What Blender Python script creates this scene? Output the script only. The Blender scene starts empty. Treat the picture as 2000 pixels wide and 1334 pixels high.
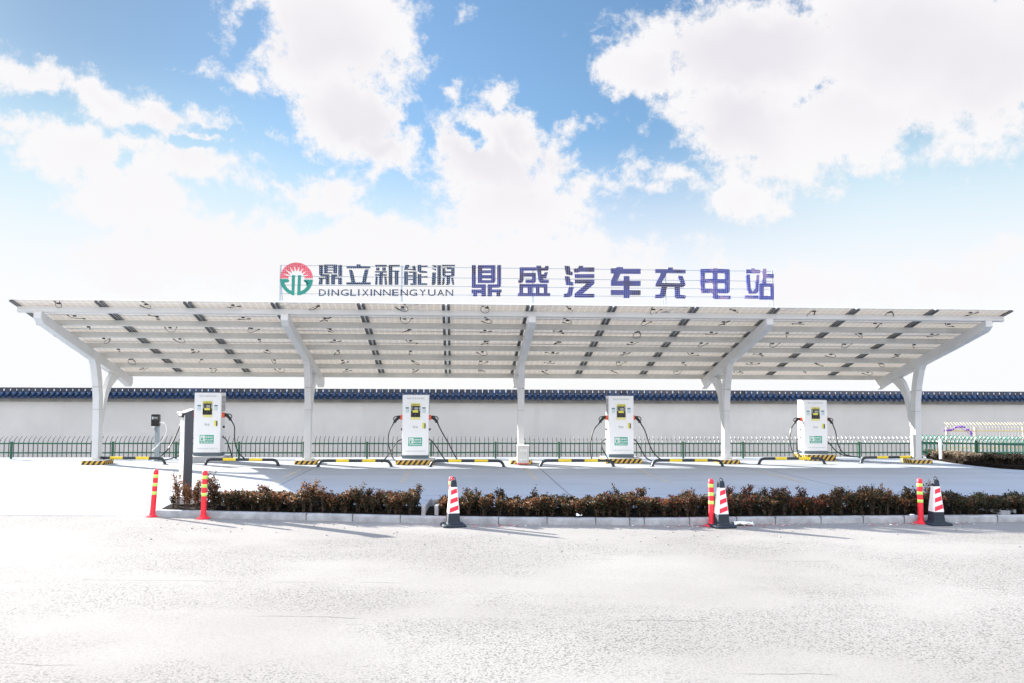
import bpy, math, random
from mathutils import Vector, Matrix, noise as mnoise
R = math.radians
rnd = random.Random(7)
scene = bpy.context.scene
COL = scene.collection

# ------------------------------------------------------------------ camera
F = 1664.0                     # focal length in pixels of the 2000 px wide photograph
CAM_H = 1.95
cam_d = bpy.data.cameras.new('camera')
cam_d.sensor_width = 36.0
cam_d.lens = F / 2000 * 36
cam_d.clip_start = 0.1
cam_d.clip_end = 5000
cam = bpy.data.objects.new('camera', cam_d)
COL.objects.link(cam)
CAM_M = Matrix.Rotation(R(90 + 3.54), 4, 'X') @ Matrix.Rotation(R(0.22), 4, 'Z')
cam.matrix_world = Matrix.Translation((0, 0, CAM_H)) @ CAM_M
scene.camera = cam

def ray(px, py):
    """direction in the world seen at a photo position"""
    v = Vector(((px - 1000) / F, (667 - py) / F, -1.0))
    return (CAM_M.to_3x3() @ v)

def on_z(px, py, z):
    d = ray(px, py)
    t = (z - CAM_H) / d.z
    return Vector((d.x * t, d.y * t, z))

def on_depth(px, py, Y):
    d = ray(px, py)
    t = Y / d.y
    return Vector((d.x * t, Y, CAM_H + d.z * t))

# ------------------------------------------------------------------ view, sun, sky
vs = scene.view_settings
vs.view_transform = 'Standard'
vs.look = 'None'
vs.exposure = 2.1
vs.gamma = 1.0
vs.use_curve_mapping = False
scene.display_settings.display_device = 'sRGB'

SUN_TO = Vector((-2.2, 1.45, 1.0)).normalized()       # towards the sun: left, behind the station, low
SUN_EL = math.asin(SUN_TO.z)
SUN_AZ = math.atan2(SUN_TO.x, SUN_TO.y)               # from +Y towards +X
sun_d = bpy.data.lights.new('sun', 'SUN')
sun_d.energy = 4.5
sun_d.angle = R(0.5)
sun_d.color = (1.0, 0.95, 0.87)
sun = bpy.data.objects.new('sun', sun_d)
sun.rotation_euler = SUN_TO.to_track_quat('Z', 'Y').to_euler()
sun.location = (-20, 20, 30)
COL.objects.link(sun)

def build_world():
    w = bpy.data.worlds.new('World')
    scene.world = w
    w.use_nodes = True
    nt = w.node_tree
    N, L = nt.nodes, nt.links
    N.clear()
    def math_(op, a, b=None, c=None, clamp=False):
        n = N.new('ShaderNodeMath'); n.operation = op; n.use_clamp = clamp
        for i, x in enumerate((a, b, c)):
            if x is None: continue
            if isinstance(x, (int, float)): n.inputs[i].default_value = x
            else: L.new(x, n.inputs[i])
        return n.outputs[0]
    def smooth(x, lo, hi):
        n = N.new('ShaderNodeMapRange'); n.interpolation_type = 'SMOOTHSTEP'
        L.new(x, n.inputs[0]); n.inputs[1].default_value = lo; n.inputs[2].default_value = hi
        return n.outputs[0]
    def mixc(f, a, b):
        n = N.new('ShaderNodeMix'); n.data_type = 'RGBA'
        if isinstance(f, (int, float)): n.inputs[0].default_value = f
        else: L.new(f, n.inputs[0])
        for s, x in ((6, a), (7, b)):
            if isinstance(x, tuple): n.inputs[s].default_value = (*x, 1)
            else: L.new(x, n.inputs[s])
        return n.outputs[2]
    tc = N.new('ShaderNodeTexCoord')
    sep = N.new('ShaderNodeSeparateXYZ'); L.new(tc.outputs['Generated'], sep.inputs[0])
    X, Y, Z = sep.outputs
    ym = math_('MAXIMUM', Y, 0.06)
    u = math_('DIVIDE', X, ym); v = math_('DIVIDE', Z, ym)
    uv = N.new('ShaderNodeCombineXYZ'); L.new(u, uv.inputs[0]); L.new(v, uv.inputs[1])
    # ragged edges: the cloud chart is warped by noise on the sky's own directions
    def noise(scale, detail, rough, vec):
        n = N.new('ShaderNodeTexNoise'); n.inputs['Scale'].default_value = scale
        n.inputs['Detail'].default_value = detail; n.inputs['Roughness'].default_value = rough
        L.new(vec, n.inputs['Vector']); return n
    nz = noise(9.0, 3, 0.55, tc.outputs['Generated'])
    sub = N.new('ShaderNodeVectorMath'); sub.operation = 'SUBTRACT'
    L.new(nz.outputs['Color'], sub.inputs[0]); sub.inputs[1].default_value = (.5, .5, .5)
    scl = N.new('ShaderNodeVectorMath'); scl.operation = 'SCALE'
    L.new(sub.outputs[0], scl.inputs[0]); scl.inputs['Scale'].default_value = 0.06
    add = N.new('ShaderNodeVectorMath'); add.operation = 'ADD'
    L.new(uv.outputs[0], add.inputs[0]); L.new(scl.outputs[0], add.inputs[1])
    nz2 = noise(30.0, 6, 0.6, tc.outputs['Generated'])
    sub2 = N.new('ShaderNodeVectorMath'); sub2.operation = 'SUBTRACT'
    L.new(nz2.outputs['Color'], sub2.inputs[0]); sub2.inputs[1].default_value = (.5, .5, .5)
    scl2 = N.new('ShaderNodeVectorMath'); scl2.operation = 'SCALE'
    L.new(sub2.outputs[0], scl2.inputs[0]); scl2.inputs['Scale'].default_value = 0.055
    add2 = N.new('ShaderNodeVectorMath'); add2.operation = 'ADD'
    L.new(add.outputs[0], add2.inputs[0]); L.new(scl2.outputs[0], add2.inputs[1])
    flat = N.new('ShaderNodeVectorMath'); flat.operation = 'MULTIPLY'
    L.new(add2.outputs[0], flat.inputs[0]); flat.inputs[1].default_value = (1, 1, 0)
    P = flat.outputs[0]
    def blob(cx, cy, rx, ry, rot=0):
        d = ray(cx, cy)
        m = N.new('ShaderNodeMapping'); m.vector_type = 'TEXTURE'
        m.inputs['Location'].default_value = (d.x / d.y, d.z / d.y, 0)
        m.inputs['Rotation'].default_value = (0, 0, R(-rot))
        m.inputs['Scale'].default_value = (rx / F, ry / F, 1)
        L.new(P, m.inputs['Vector'])
        ln = N.new('ShaderNodeVectorMath'); ln.operation = 'LENGTH'
        L.new(m.outputs[0], ln.inputs[0])
        return ln.outputs['Value'], min(rx, ry) / 70.0
    F_ = None
    clouds = [(60, 150, 150, 45, 12), (190, 195, 120, 45, 30), (330, 235, 140, 48, 14), (400, 130, 60, 24, 15),
              (20, 235, 75, 30, 10), (165, 300, 160, 62, 12), (290, 385, 170, 80, 12), (370, 310, 110, 55, 10),
              (640, 60, 215, 180, 20), (680, 230, 150, 110, 35), (740, 310, 90, 60, 40), (480, 160, 60, 26, 35), (540, 225, 45, 18, 40),
              (610, 385, 130, 52, 12), (760, 470, 200, 60, 0), (960, 320, 190, 95, 25), (1010, 260, 90, 60, 20), (1090, 290, 80, 70, 20), (1010, 410, 190, 90, 0),
              (1140, 370, 50, 40, 0), (880, 180, 26, 32, 30), (960, 185, 45, 30, 20), (905, 52, 20, 20, 20), (1195, 235, 42, 17, 5),
              (1480, 100, 330, 120, 0), (1240, 140, 115, 70, 0), (1850, 100, 420, 215, 0), (1480, 250, 200, 130, 25), (1640, 240, 210, 110, -12),
              (1340, 350, 80, 28, 15), (1450, 385, 70, 45, 0), (1520, 405, 50, 20, -12), (1230, 355, 80, 20, 5),
              (1940, 490, 110, 35, -12), (1860, 540, 130, 40, 0), (1560, 560, 180, 40, 0), (400, 500, 300, 80, 0), (900, 520, 500, 90, 0), (420, 430, 100, 60, 0)]
    holes = [(60, 195, 60, 14, 12), (125, 225, 40, 11, 15), (280, 255, 40, 10, 15), (440, 255, 45, 9, 12), (530, 230, 28, 50, -40), (540, 300, 70, 42, 35), (245, 315, 12, 20, 0), (390, 275, 30, 9, 10),
             (1010, 60, 130, 90, 0), (1090, 150, 60, 110, 0), (1240, 265, 75, 40, 20), (1165, 55, 26, 12, -20), (470, 40, 30, 45, 30), (790, 235, 20, 26, -30), (820, 290, 16, 40, -25), (915, 262, 22, 14, 30), (770, 385, 62, 34, -8),
             (455, 390, 60, 40, 0), (1330, 300, 30, 22, 0), (1300, 395, 60, 18, 5), (300, 60, 150, 90, 0), (1190, 290, 60, 45, 10)]
    for b in clouds:
        ln, k = blob(*b)
        val = math_('MULTIPLY', math_('SUBTRACT', 1.0, ln), min(1.0, k))
        F_ = val if F_ is None else math_('MAXIMUM', F_, val)
    for b in holes:
        ln, k = blob(*b)
        val = math_('MULTIPLY', math_('SUBTRACT', ln, 1.0), min(1.0, max(.35, k)))
        F_ = math_('MINIMUM', F_, val)
    fb = noise(24.0, 10, 0.70, tc.outputs['Generated']).outputs['Fac']
    F2 = math_('ADD', F_, math_('MULTIPLY', math_('SUBTRACT', fb, 0.5), 1.9))
    dens_front = smooth(F2, -0.12, 0.34)
    back = smooth(noise(2.6, 8, 0.6, tc.outputs['Generated']).outputs['Fac'], 0.40, 0.60)
    is_front = smooth(Y, 0.30, 0.55)
    dens = mixc(is_front, back, dens_front)
    # cloud brightness: softly modelled, and raised behind the camera as added fill light
    shade = smooth(noise(3.2, 4, 0.5, tc.outputs['Generated']).outputs['Fac'], 0.36, 0.62)
    deep = math_('MULTIPLY', smooth(F_, 0.15, 0.8), math_('SUBTRACT', 1.0, math_('MULTIPLY', shade, .8)))
    deep = math_('MULTIPLY', deep, smooth(Z, 0.16, 0.30))
    cl = mixc(deep, CLOUD, (CLOUD[0] * .86, CLOUD[1] * .845, CLOUD[2] * .89))
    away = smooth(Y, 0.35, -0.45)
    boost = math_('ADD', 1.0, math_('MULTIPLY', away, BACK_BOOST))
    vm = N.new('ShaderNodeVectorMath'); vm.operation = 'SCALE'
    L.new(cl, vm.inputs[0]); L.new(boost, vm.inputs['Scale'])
    sky = N.new('ShaderNodeTexSky'); sky.sky_type = 'NISHITA'
    sky.sun_disc = False; sky.sun_elevation = SUN_EL; sky.sun_rotation = SUN_AZ
    sky.air_density = 1.0; sky.dust_density = 0.6; sky.ozone_density = 1.6
    haze_r = math_('MULTIPLY', math_('MULTIPLY', smooth(Z, 0.36, 0.20), smooth(math_('ABSOLUTE', u), 0.12, 0.45)), 0.80)
    haze = smooth(Z, 0.30, 0.10)
    low = smooth(Z, 0.48, 0.80)
    tint = mixc(low, mixc(smooth(u, -.1, -.6), SKY_LOW, tuple(c * .62 for c in SKY_LOW)), (1.2, 1.35, 1.5))  # overhead, out of view, raised and bluer as added fill
    mul = N.new('ShaderNodeMix'); mul.data_type = 'RGBA'; mul.blend_type = 'MULTIPLY'; mul.inputs[0].default_value = 1
    L.new(sky.outputs[0], mul.inputs[6]); L.new(tint, mul.inputs[7])
    side = mixc(haze_r, mul.outputs[2], (CLOUD[0] * .66, CLOUD[1] * .93, CLOUD[2] * 1.03))
    base = mixc(math_('MULTIPLY', haze, 0.93), side, (CLOUD[0] * 1.03, CLOUD[1] * 1.04, CLOUD[2] * 1.05))
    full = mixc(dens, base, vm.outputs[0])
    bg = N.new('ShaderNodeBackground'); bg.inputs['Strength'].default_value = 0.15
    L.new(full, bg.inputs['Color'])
    out = N.new('ShaderNodeOutputWorld'); L.new(bg.outputs[0], out.inputs['Surface'])
    w.cycles.sampling_method = 'MANUAL'; w.cycles.sample_map_resolution = 512
CLOUD = (1.50, 1.48, 1.50)
SKY_LOW = (.205, .25, .275)
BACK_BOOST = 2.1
build_world()

# ------------------------------------------------------------------ materials
def material(name, color, rough=0.6, metal=0.0, var=0.0, vscale=4.0, bump=0.0, bscale=40.0, coat=0.0, spec=0.5, color2=None):
    m = bpy.data.materials.new(name); m.use_nodes = True
    nt = m.node_tree; b = nt.nodes['Principled BSDF']
    b.inputs['Base Color'].default_value = (*color, 1)
    b.inputs['Roughness'].default_value = rough
    b.inputs['Metallic'].default_value = metal
    b.inputs['Specular IOR Level'].default_value = spec
    if coat: b.inputs['Coat Weight'].default_value = coat
    if var or bump or color2:
        tc = nt.nodes.new('ShaderNodeTexCoord')
    if var or color2:
        n = nt.nodes.new('ShaderNodeTexNoise'); n.inputs['Scale'].default_value = vscale
        n.inputs['Detail'].default_value = 6; n.inputs['Roughness'].default_value = .62
        nt.links.new(tc.outputs['Object'], n.inputs['Vector'])
        mp = nt.nodes.new('ShaderNodeMapRange')
        nt.links.new(n.outputs['Fac'], mp.inputs[0]); mp.inputs[1].default_value = .33; mp.inputs[2].default_value = .67
        mx = nt.nodes.new('ShaderNodeMix'); mx.data_type = 'RGBA'
        nt.links.new(mp.outputs[0], mx.inputs[0])
        mx.inputs[6].default_value = (*[c * (1 - var) for c in color], 1)
        c2 = color2 or [min(1, c * (1 + var)) for c in color]
        mx.inputs[7].default_value = (*c2, 1)
        nt.links.new(mx.outputs[2], b.inputs['Base Color'])
    if bump:
        n2 = nt.nodes.new('ShaderNodeTexNoise'); n2.inputs['Scale'].default_value = bscale; n2.inputs['Detail'].default_value = 5
        nt.links.new(tc.outputs['Object'], n2.inputs['Vector'])
        bp = nt.nodes.new('ShaderNodeBump'); bp.inputs['Strength'].default_value = bump; bp.inputs['Distance'].default_value = .02
        nt.links.new(n2.outputs['Fac'], bp.inputs['Height'])
        nt.links.new(bp.outputs[0], b.inputs['Normal'])
    return m

def nodes_of(m):
    return m.node_tree.nodes, m.node_tree.links, m.node_tree.nodes['Principled BSDF']

class NB:
    """small helper to chain shader nodes"""
    def __init__(s, m): s.m = m; s.N, s.L, s.b = nodes_of(m); s.tc = s.N.new('ShaderNodeTexCoord'); s.obj = s.tc.outputs['Object']
    def math(s, op, a, b=None, c=None):
        n = s.N.new('ShaderNodeMath'); n.operation = op
        for i, x in enumerate((a, b, c)):
            if x is None: continue
            if isinstance(x, (int, float)): n.inputs[i].default_value = x
            else: s.L.new(x, n.inputs[i])
        return n.outputs[0]
    def xyz(s, vec=None):
        n = s.N.new('ShaderNodeSeparateXYZ'); s.L.new(vec or s.obj, n.inputs[0]); return n.outputs
    def noise(s, scale, detail=5, rough=.6, vec=None, out='Fac'):
        n = s.N.new('ShaderNodeTexNoise'); n.inputs['Scale'].default_value = scale; n.inputs['Detail'].default_value = detail
        n.inputs['Roughness'].default_value = rough; s.L.new(vec or s.obj, n.inputs['Vector']); return n.outputs[out]
    def mapping(s, scale=(1, 1, 1), rot=(0, 0, 0), loc=(0, 0, 0), vec=None):
        n = s.N.new('ShaderNodeMapping'); n.inputs['Scale'].default_value = scale; n.inputs['Rotation'].default_value = rot
        n.inputs['Location'].default_value = loc; s.L.new(vec or s.obj, n.inputs['Vector']); return n.outputs[0]
    def step(s, x, lo, hi):
        n = s.N.new('ShaderNodeMapRange'); n.interpolation_type = 'SMOOTHSTEP'; s.L.new(x, n.inputs[0])
        n.inputs[1].default_value = lo; n.inputs[2].default_value = hi; return n.outputs[0]
    def mix(s, f, a, b):
        n = s.N.new('ShaderNodeMix'); n.data_type = 'RGBA'
        if isinstance(f, (int, float)): n.inputs[0].default_value = f
        else: s.L.new(f, n.inputs[0])
        for k, x in ((6, a), (7, b)):
            if isinstance(x, tuple): n.inputs[k].default_value = (*x, 1)
            else: s.L.new(x, n.inputs[k])
        return n.outputs[2]
    def base(s, c): s.L.new(c, s.b.inputs['Base Color'])
    def bump(s, h, strength, dist=.02):
        n = s.N.new('ShaderNodeBump'); n.inputs['Strength'].default_value = strength; n.inputs['Distance'].default_value = dist
        s.L.new(h, n.inputs['Height']); s.L.new(n.outputs[0], s.b.inputs['Normal'])

M = {}
M['steel_white'] = material('painted_steel', (.56, .565, .565), .42, var=.06, vscale=1.3)
M['weld'] = material('weld_seam', (.30, .30, .29), .6)
M['sign_frame'] = material('sign_frame_paint', (.33, .40, .46), .5)
M['purlin'] = material('galvanised_purlin', (.54, .535, .505), .5, var=.08, vscale=2.0)
M['rail'] = material('dark_rail', (.055, .057, .06), .45, metal=.3)
M['rail_light'] = material('bright_rail_lip', (.5, .51, .5), .4, metal=.4)
M['alu'] = material('aluminium_frame', (.66, .67, .68), .4, metal=.5)
M['black'] = material('black_rubber', (.012, .012, .014), .45)
M['cable'] = material('black_cable', (.012, .012, .016), .3)
M['cab_white'] = material('cabinet_paint', (.80, .81, .83), .38, var=.015, vscale=2.0)
M['cab_side'] = material('cabinet_side_paint', (.74, .74, .76), .4)
M['cab_base'] = material('cabinet_base_paint', (.09, .13, .16), .5)
M['vent'] = material('vent_dark', (.12, .125, .13), .5)
M['orange'] = material('orange_plastic', (.80, .11, .03), .45)
M['yellow_lbl'] = material('yellow_label', (.72, .68, .10), .5)
M['yellow_pale'] = material('pale_yellow_label', (.74, .70, .30), .5)
M['lcd'] = material('lcd_screen', (.05, .055, .06), .12)
M['lcd_lit'] = material('lcd_reading', (.32, .33, .30), .2)
M['glass_black'] = material('black_glass', (.008, .008, .01), .12)
M['teal_lbl'] = material('teal_label', (.03, .17, .19), .5)
M['blue_lbl'] = material('pale_blue_label', (.42, .56, .62), .5)
M['green_lbl'] = material('green_sign_plate', (.05, .36, .27), .45)
M['white_lbl'] = material('white_lettering', (.80, .82, .80), .5)
M['grey_lbl'] = material('grey_lettering', (.36, .40, .42), .5)
M['ink'] = material('dark_lettering', (.03, .05, .05), .5)
M['plinth_grey'] = material('plinth_grey_paint', (.38, .40, .42), .8, var=.12, vscale=5, bump=.15)
M['plinth_concrete'] = material('plinth_concrete', (.55, .55, .55), .85, var=.12, vscale=5, bump=.15)
M['green_fence'] = material('green_fence_paint', (.006, .085, .042), .45, var=.15, vscale=6)
M['teal_fence'] = material('teal_fence_paint', (.018, .22, .145), .42, var=.2, vscale=5)
M['picket'] = material('dark_picket', (.03, .033, .033), .5, metal=.2)
M['picket_tip'] = material('pale_picket_tip', (.13, .13, .13), .4)
M['yellow_fence'] = material('yellow_fence_paint', (.52, .41, .18), .5)
M['tan_fence'] = material('tan_fence_paint', (.40, .36, .31), .55)
M['purple'] = material('purple_paint', (.16, .03, .38), .5)
M['red_plastic'] = material('red_plastic', (.80, .02, .04), .5, var=.06, vscale=6)
M['lime'] = material('reflective_lime', (.55, .80, .16), .4)
M['white_plastic'] = material('white_plastic', (.82, .82, .82), .4)
M['cone_rubber'] = material('cone_rubber', (.012, .021, .035), .7, var=.2, vscale=9)
M['cone_white'] = material('cone_white_sheet', (.80, .80, .80), .45)
M['cone_red'] = material('cone_red_sheet', (.72, .01, .05), .45)
M['stop_black'] = material('stop_black_paint', (.014, .022, .028), .4)
M['stop_yellow'] = material('stop_yellow_paint', (.78, .58, .02), .42, var=.05, vscale=8)
M['pedestal'] = material('dark_grey_powder_coat', (.045, .053, .066), .5, var=.1, vscale=3)
M['tile'] = material('blue_glazed_tile', (.004, .017, .052), .3, coat=.2, color2=(.008, .032, .09), vscale=3.0)
M['tile_dark'] = material('dark_glazed_tile', (.004, .011, .034), .25, coat=.3)
M['tile_joint'] = material('pale_mortar', (.72, .76, .80), .7)
M['eave'] = material('grey_eave', (.26, .25, .24), .85, var=.25, vscale=2.5)
M['soil'] = material('soil', (.006, .0045, .0035), .98, spec=.05, color2=(.016, .012, .009), vscale=14, bump=.6, bscale=30)
M['bark'] = material('twig_bark', (.07, .046, .032), .9)
M['paper'] = material('white_paper', (.80, .80, .80), .7)
M['pinkpaper'] = material('red_paper_scraps', (.55, .08, .10), .8)
M['elec_box'] = material('beige_box_paint', (.55, .54, .51), .6, var=.12, vscale=14)
M['elec_red'] = material('red_box_paint', (.60, .09, .06), .5)
M['steel_shiny'] = material('brushed_steel', (.75, .76, .77), .22, metal=.9)
M['grey_steel'] = material('grey_steel_post', (.24, .29, .33), .5)
M['logo_red'] = material('logo_red_plastic', (.80, .17, .22), .5)
M['logo_green'] = material('logo_teal_plastic', (.012, .22, .18), .5)

def leafmat(name, c):
    m = material(name, c, .55, spec=.3)
    N, L, b = nodes_of(m)
    tr = N.new('ShaderNodeBsdfTranslucent'); tr.inputs['Color'].default_value = (*[min(1, x * 1.3) for x in c], 1)
    ms = N.new('ShaderNodeMixShader'); ms.inputs[0].default_value = .30
    L.new(b.outputs[0], ms.inputs[1]); L.new(tr.outputs[0], ms.inputs[2])
    L.new(ms.outputs[0], N['Material Output'].inputs['Surface'])
    return m
for nm, c in (('leaf_dark', (.014, .015, .008)), ('leaf_green', (.035, .042, .014)), ('leaf_brown', (.075, .03, .015)), ('leaf_red', (.15, .028, .016)),
              ('leaf_ochre', (.22, .095, .03)), ('leaf_tan', (.30, .21, .13)), ('leaf_straw', (.42, .36, .27)), ('leaf_grey', (.17, .14, .11))):
    M[nm] = leafmat(nm, c)

def stripe_material():
    m = material('hazard_stripes', (.6, .35, .03), .6); n = NB(m)
    x, y, z = n.xyz()
    s = n.math('ADD', n.math('ADD', x, y), n.math('MULTIPLY', z, -.75))
    fr = n.math('FRACT', n.math('MULTIPLY', s, 7.5))
    k = n.math('GREATER_THAN', fr, .52)
    wear = n.noise(18, 6)
    ye = n.mix(n.step(wear, .35, .7), (.62, .34, .03), (.66, .46, .10))
    bl = n.mix(n.step(wear, .55, .75), (.012, .012, .014), (.09, .085, .08))
    n.base(n.mix(k, ye, bl)); return m
M['hazard'] = stripe_material()

def wall_material():
    m = material('wall_render', (.7, .7, .7), .9); n = NB(m)
    a = n.step(n.noise(.35, 6), .3, .7); b_ = n.step(n.noise(3.0, 8, .7), .3, .75)
    st = n.step(n.noise(1.0, 5, .6, n.mapping((1.5, 1.5, .18))), .55, .8)
    c = n.mix(a, (.48, .475, .462), (.585, .575, .56))
    c = n.mix(n.math('MULTIPLY', b_, .55), c, (.49, .49, .49))
    c = n.mix(n.math('MULTIPLY', st, .42), c, (.43, .42, .41))
    n.base(c); n.bump(n.noise(35, 6), .25); return m
M['wall'] = wall_material()

def concrete_material():
    m = material('lot_concrete', (.5, .5, .5), .85); n = NB(m)
    x, y, z = n.xyz()
    big = n.step(n.noise(.25, 5), .3, .7)
    sw = n.step(n.noise(.8, 6, .65, n.mapping((.25, 1.6, 1))), .4, .75)
    fine = n.noise(40, 6, .7)
    c = n.mix(big, LOT_A, LOT_B)
    c = n.mix(n.math('MULTIPLY', sw, .35), c, tuple(v * .82 for v in LOT_A))
    c = n.mix(n.math('MULTIPLY', n.step(fine, .45, .75), .22), c, tuple(v * .72 for v in LOT_A))
    # broom marks run along the bays, saw-cut joints cross the slab
    brm = n.noise(3, 4, .6, n.mapping((.25, 9, 1)))
    c = n.mix(n.math('MULTIPLY', n.step(brm, .5, .7), .12), c, tuple(v * .7 for v in LOT_A))
    def joint(co, period, off):
        f = n.math('FRACT', n.math('DIVIDE', n.math('ADD', co, off), period))
        return n.math('LESS_THAN', n.math('MULTIPLY', n.math('ABSOLUTE', n.math('SUBTRACT', f, .5)), period), .016)
    j = n.math('MAXIMUM', joint(x, 5.64, 2.45), joint(y, 4.1, 1.0))
    c = n.mix(n.math('MULTIPLY', j, .75), c, (.10, .10, .105))
    n.base(c); n.bump(n.noise(60, 6), .2, .01); return m
LOT_A = (.29, .32, .36); LOT_B = (.34, .37, .41)
M['lot'] = concrete_material()

def road_material():
    m = material('road_surface', (.3, .3, .3), .95, spec=.08); n = NB(m)
    big = n.step(n.noise(.28, 4, .55), .35, .65)
    patch = n.step(n.noise(.55, 5, .55, n.mapping((.6, 1, 1), loc=(7, 3, 0))), .42, .58)
    c = n.mix(big, ROAD_A, ROAD_B)
    # exposed chippings: rough patches with pale stones between dark pits
    v = n.N.new('ShaderNodeTexVoronoi'); v.inputs['Scale'].default_value = 58; n.L.new(n.obj, v.inputs['Vector'])
    v2 = n.N.new('ShaderNodeTexVoronoi'); v2.inputs['Scale'].default_value = 150; n.L.new(n.obj, v2.inputs['Vector'])
    pit = n.step(n.math('ADD', v.outputs['Distance'], n.math('MULTIPLY', n.math('SUBTRACT', n.noise(45, 4), .5), .9)), .50, .80)
    c = n.mix(n.math('MULTIPLY', n.math('MULTIPLY', pit, n.math('ADD', n.math('MULTIPLY', patch, .75), .25)), .64), c, (.085, .08, .074))
    pit2 = n.step(v2.outputs['Distance'], .45, .8)
    c = n.mix(n.math('MULTIPLY', pit2, .26), c, (.11, .108, .105))
    sp = n.step(n.noise(110, 3, .7), .52, .72)
    c = n.mix(n.math('MULTIPLY', sp, .30), c, (.13, .13, .13))
    # worn hairline cracks running across the road
    x, y, z = n.xyz()
    wob = n.math('MULTIPLY', n.math('SUBTRACT', n.noise(1.3, 6, .6), .5), .22)
    fr = n.math('FRACT', n.math('DIVIDE', n.math('ADD', n.math('ADD', y, wob), n.math('MULTIPLY', x, .03)), 1.37))
    ln = n.math('LESS_THAN', n.math('ABSOLUTE', n.math('SUBTRACT', fr, .5)), .0055)
    crk = n.math('MULTIPLY', ln, n.step(n.noise(.55, 2, .5, n.mapping((1, 2.2, 1), loc=(3, 9, 0))), .57, .62))
    c = n.mix(n.math('MULTIPLY', crk, .6), c, (.05, .05, .05))
    n.base(c)
    h = n.math('ADD', n.math('MULTIPLY', n.math('SUBTRACT', 1.0, pit), patch), n.math('MULTIPLY', n.noise(70, 5, .7), .6))
    n.bump(h, .22, .008); return m
ROAD_A = (.265, .248, .230); ROAD_B = (.31, .292, .272)
M['road'] = road_material()
M['ramp'] = M['lot']
M['terrain'] = material('bare_earth', (.30, .27, .22), .95, var=.2, vscale=.5)
M['kerb'] = material('kerb_concrete', (.31, .32, .335), .85, var=.25, vscale=5, bump=.25)
M['kerb_joint'] = material('kerb_joint', (.10, .10, .105), .9)
def paint_material():
    m = material('worn_bay_paint', (.5, .42, .25), .8); n = NB(m)
    n.base(n.mix(n.step(n.noise(5, 7, .7), .40, .62), LOT_A, (.44, .37, .27))); return m
M['bay_paint'] = paint_material()

def panel_material():
    """white backsheet with the rows of cells showing as faintly darker squares; some daylight comes through"""
    m = material('panel_backsheet', (.76, .75, .73), .5); n = NB(m)
    x, y, z = n.xyz()
    def gap(co, period):
        f = n.math('FRACT', n.math('DIVIDE', co, period))
        return n.math('GREATER_THAN', n.math('MULTIPLY', n.math('ABSOLUTE', n.math('SUBTRACT', f, .5)), 2), .84)
    g = n.math('MAXIMUM', gap(n.math('ADD', x, 10), .157), gap(n.math('ADD', y, 10), .161))
    oi = n.N.new('ShaderNodeObjectInfo')
    tint = n.mix(oi.outputs['Random'], (.70, .675, .63), (.70, .66, .635))
    c = n.mix(g, tint, (.80, .79, .77))
    n.base(c)
    tr = n.N.new('ShaderNodeBsdfTranslucent'); n.L.new(n.mix(g, (.62, .58, .53), (.72, .69, .64)), tr.inputs['Color'])
    ms = n.N.new('ShaderNodeMixShader'); n.L.new(n.math('ADD', n.math('MULTIPLY', g, .03), PANEL_TR), ms.inputs[0])
    n.L.new(n.b.outputs[0], ms.inputs[1]); n.L.new(tr.outputs[0], ms.inputs[2])
    n.L.new(ms.outputs[0], n.N['Material Output'].inputs['Surface']); return m
PANEL_TR = .42
M['backsheet'] = panel_material()

def led_material(name, c, c2, dot=.048):
    m = material(name, c, .45); n = NB(m)
    x, y, z = n.xyz()
    def fr(co): return n.math('SUBTRACT', n.math('FRACT', n.math('DIVIDE', co, dot)), .5)
    fx, fz = fr(n.math('ADD', x, 50)), fr(n.math('ADD', z, 50))
    r = n.math('SQRT', n.math('ADD', n.math('MULTIPLY', fx, fx), n.math('MULTIPLY', fz, fz)))
    d = n.math('LESS_THAN', r, .14)
    blot = n.step(n.noise(2.6, 6, .65), .50, .60)
    n.base(n.mix(d, n.mix(blot, c, c2), (.62, .64, .70)))
    return m
M['led_blue'] = led_material('blue_led_face', (.017, .026, .175), (.008, .005, .05))
M['led_faded'] = led_material('faded_blue_led_face', (.018, .034, .24), (.20, .15, .32))
M['led_slate'] = led_material('slate_led_face', (.007, .034, .095), (.006, .018, .04))
M['led_red'] = led_material('red_led_face', (.62, .085, .125), (.52, .07, .10))

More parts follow.
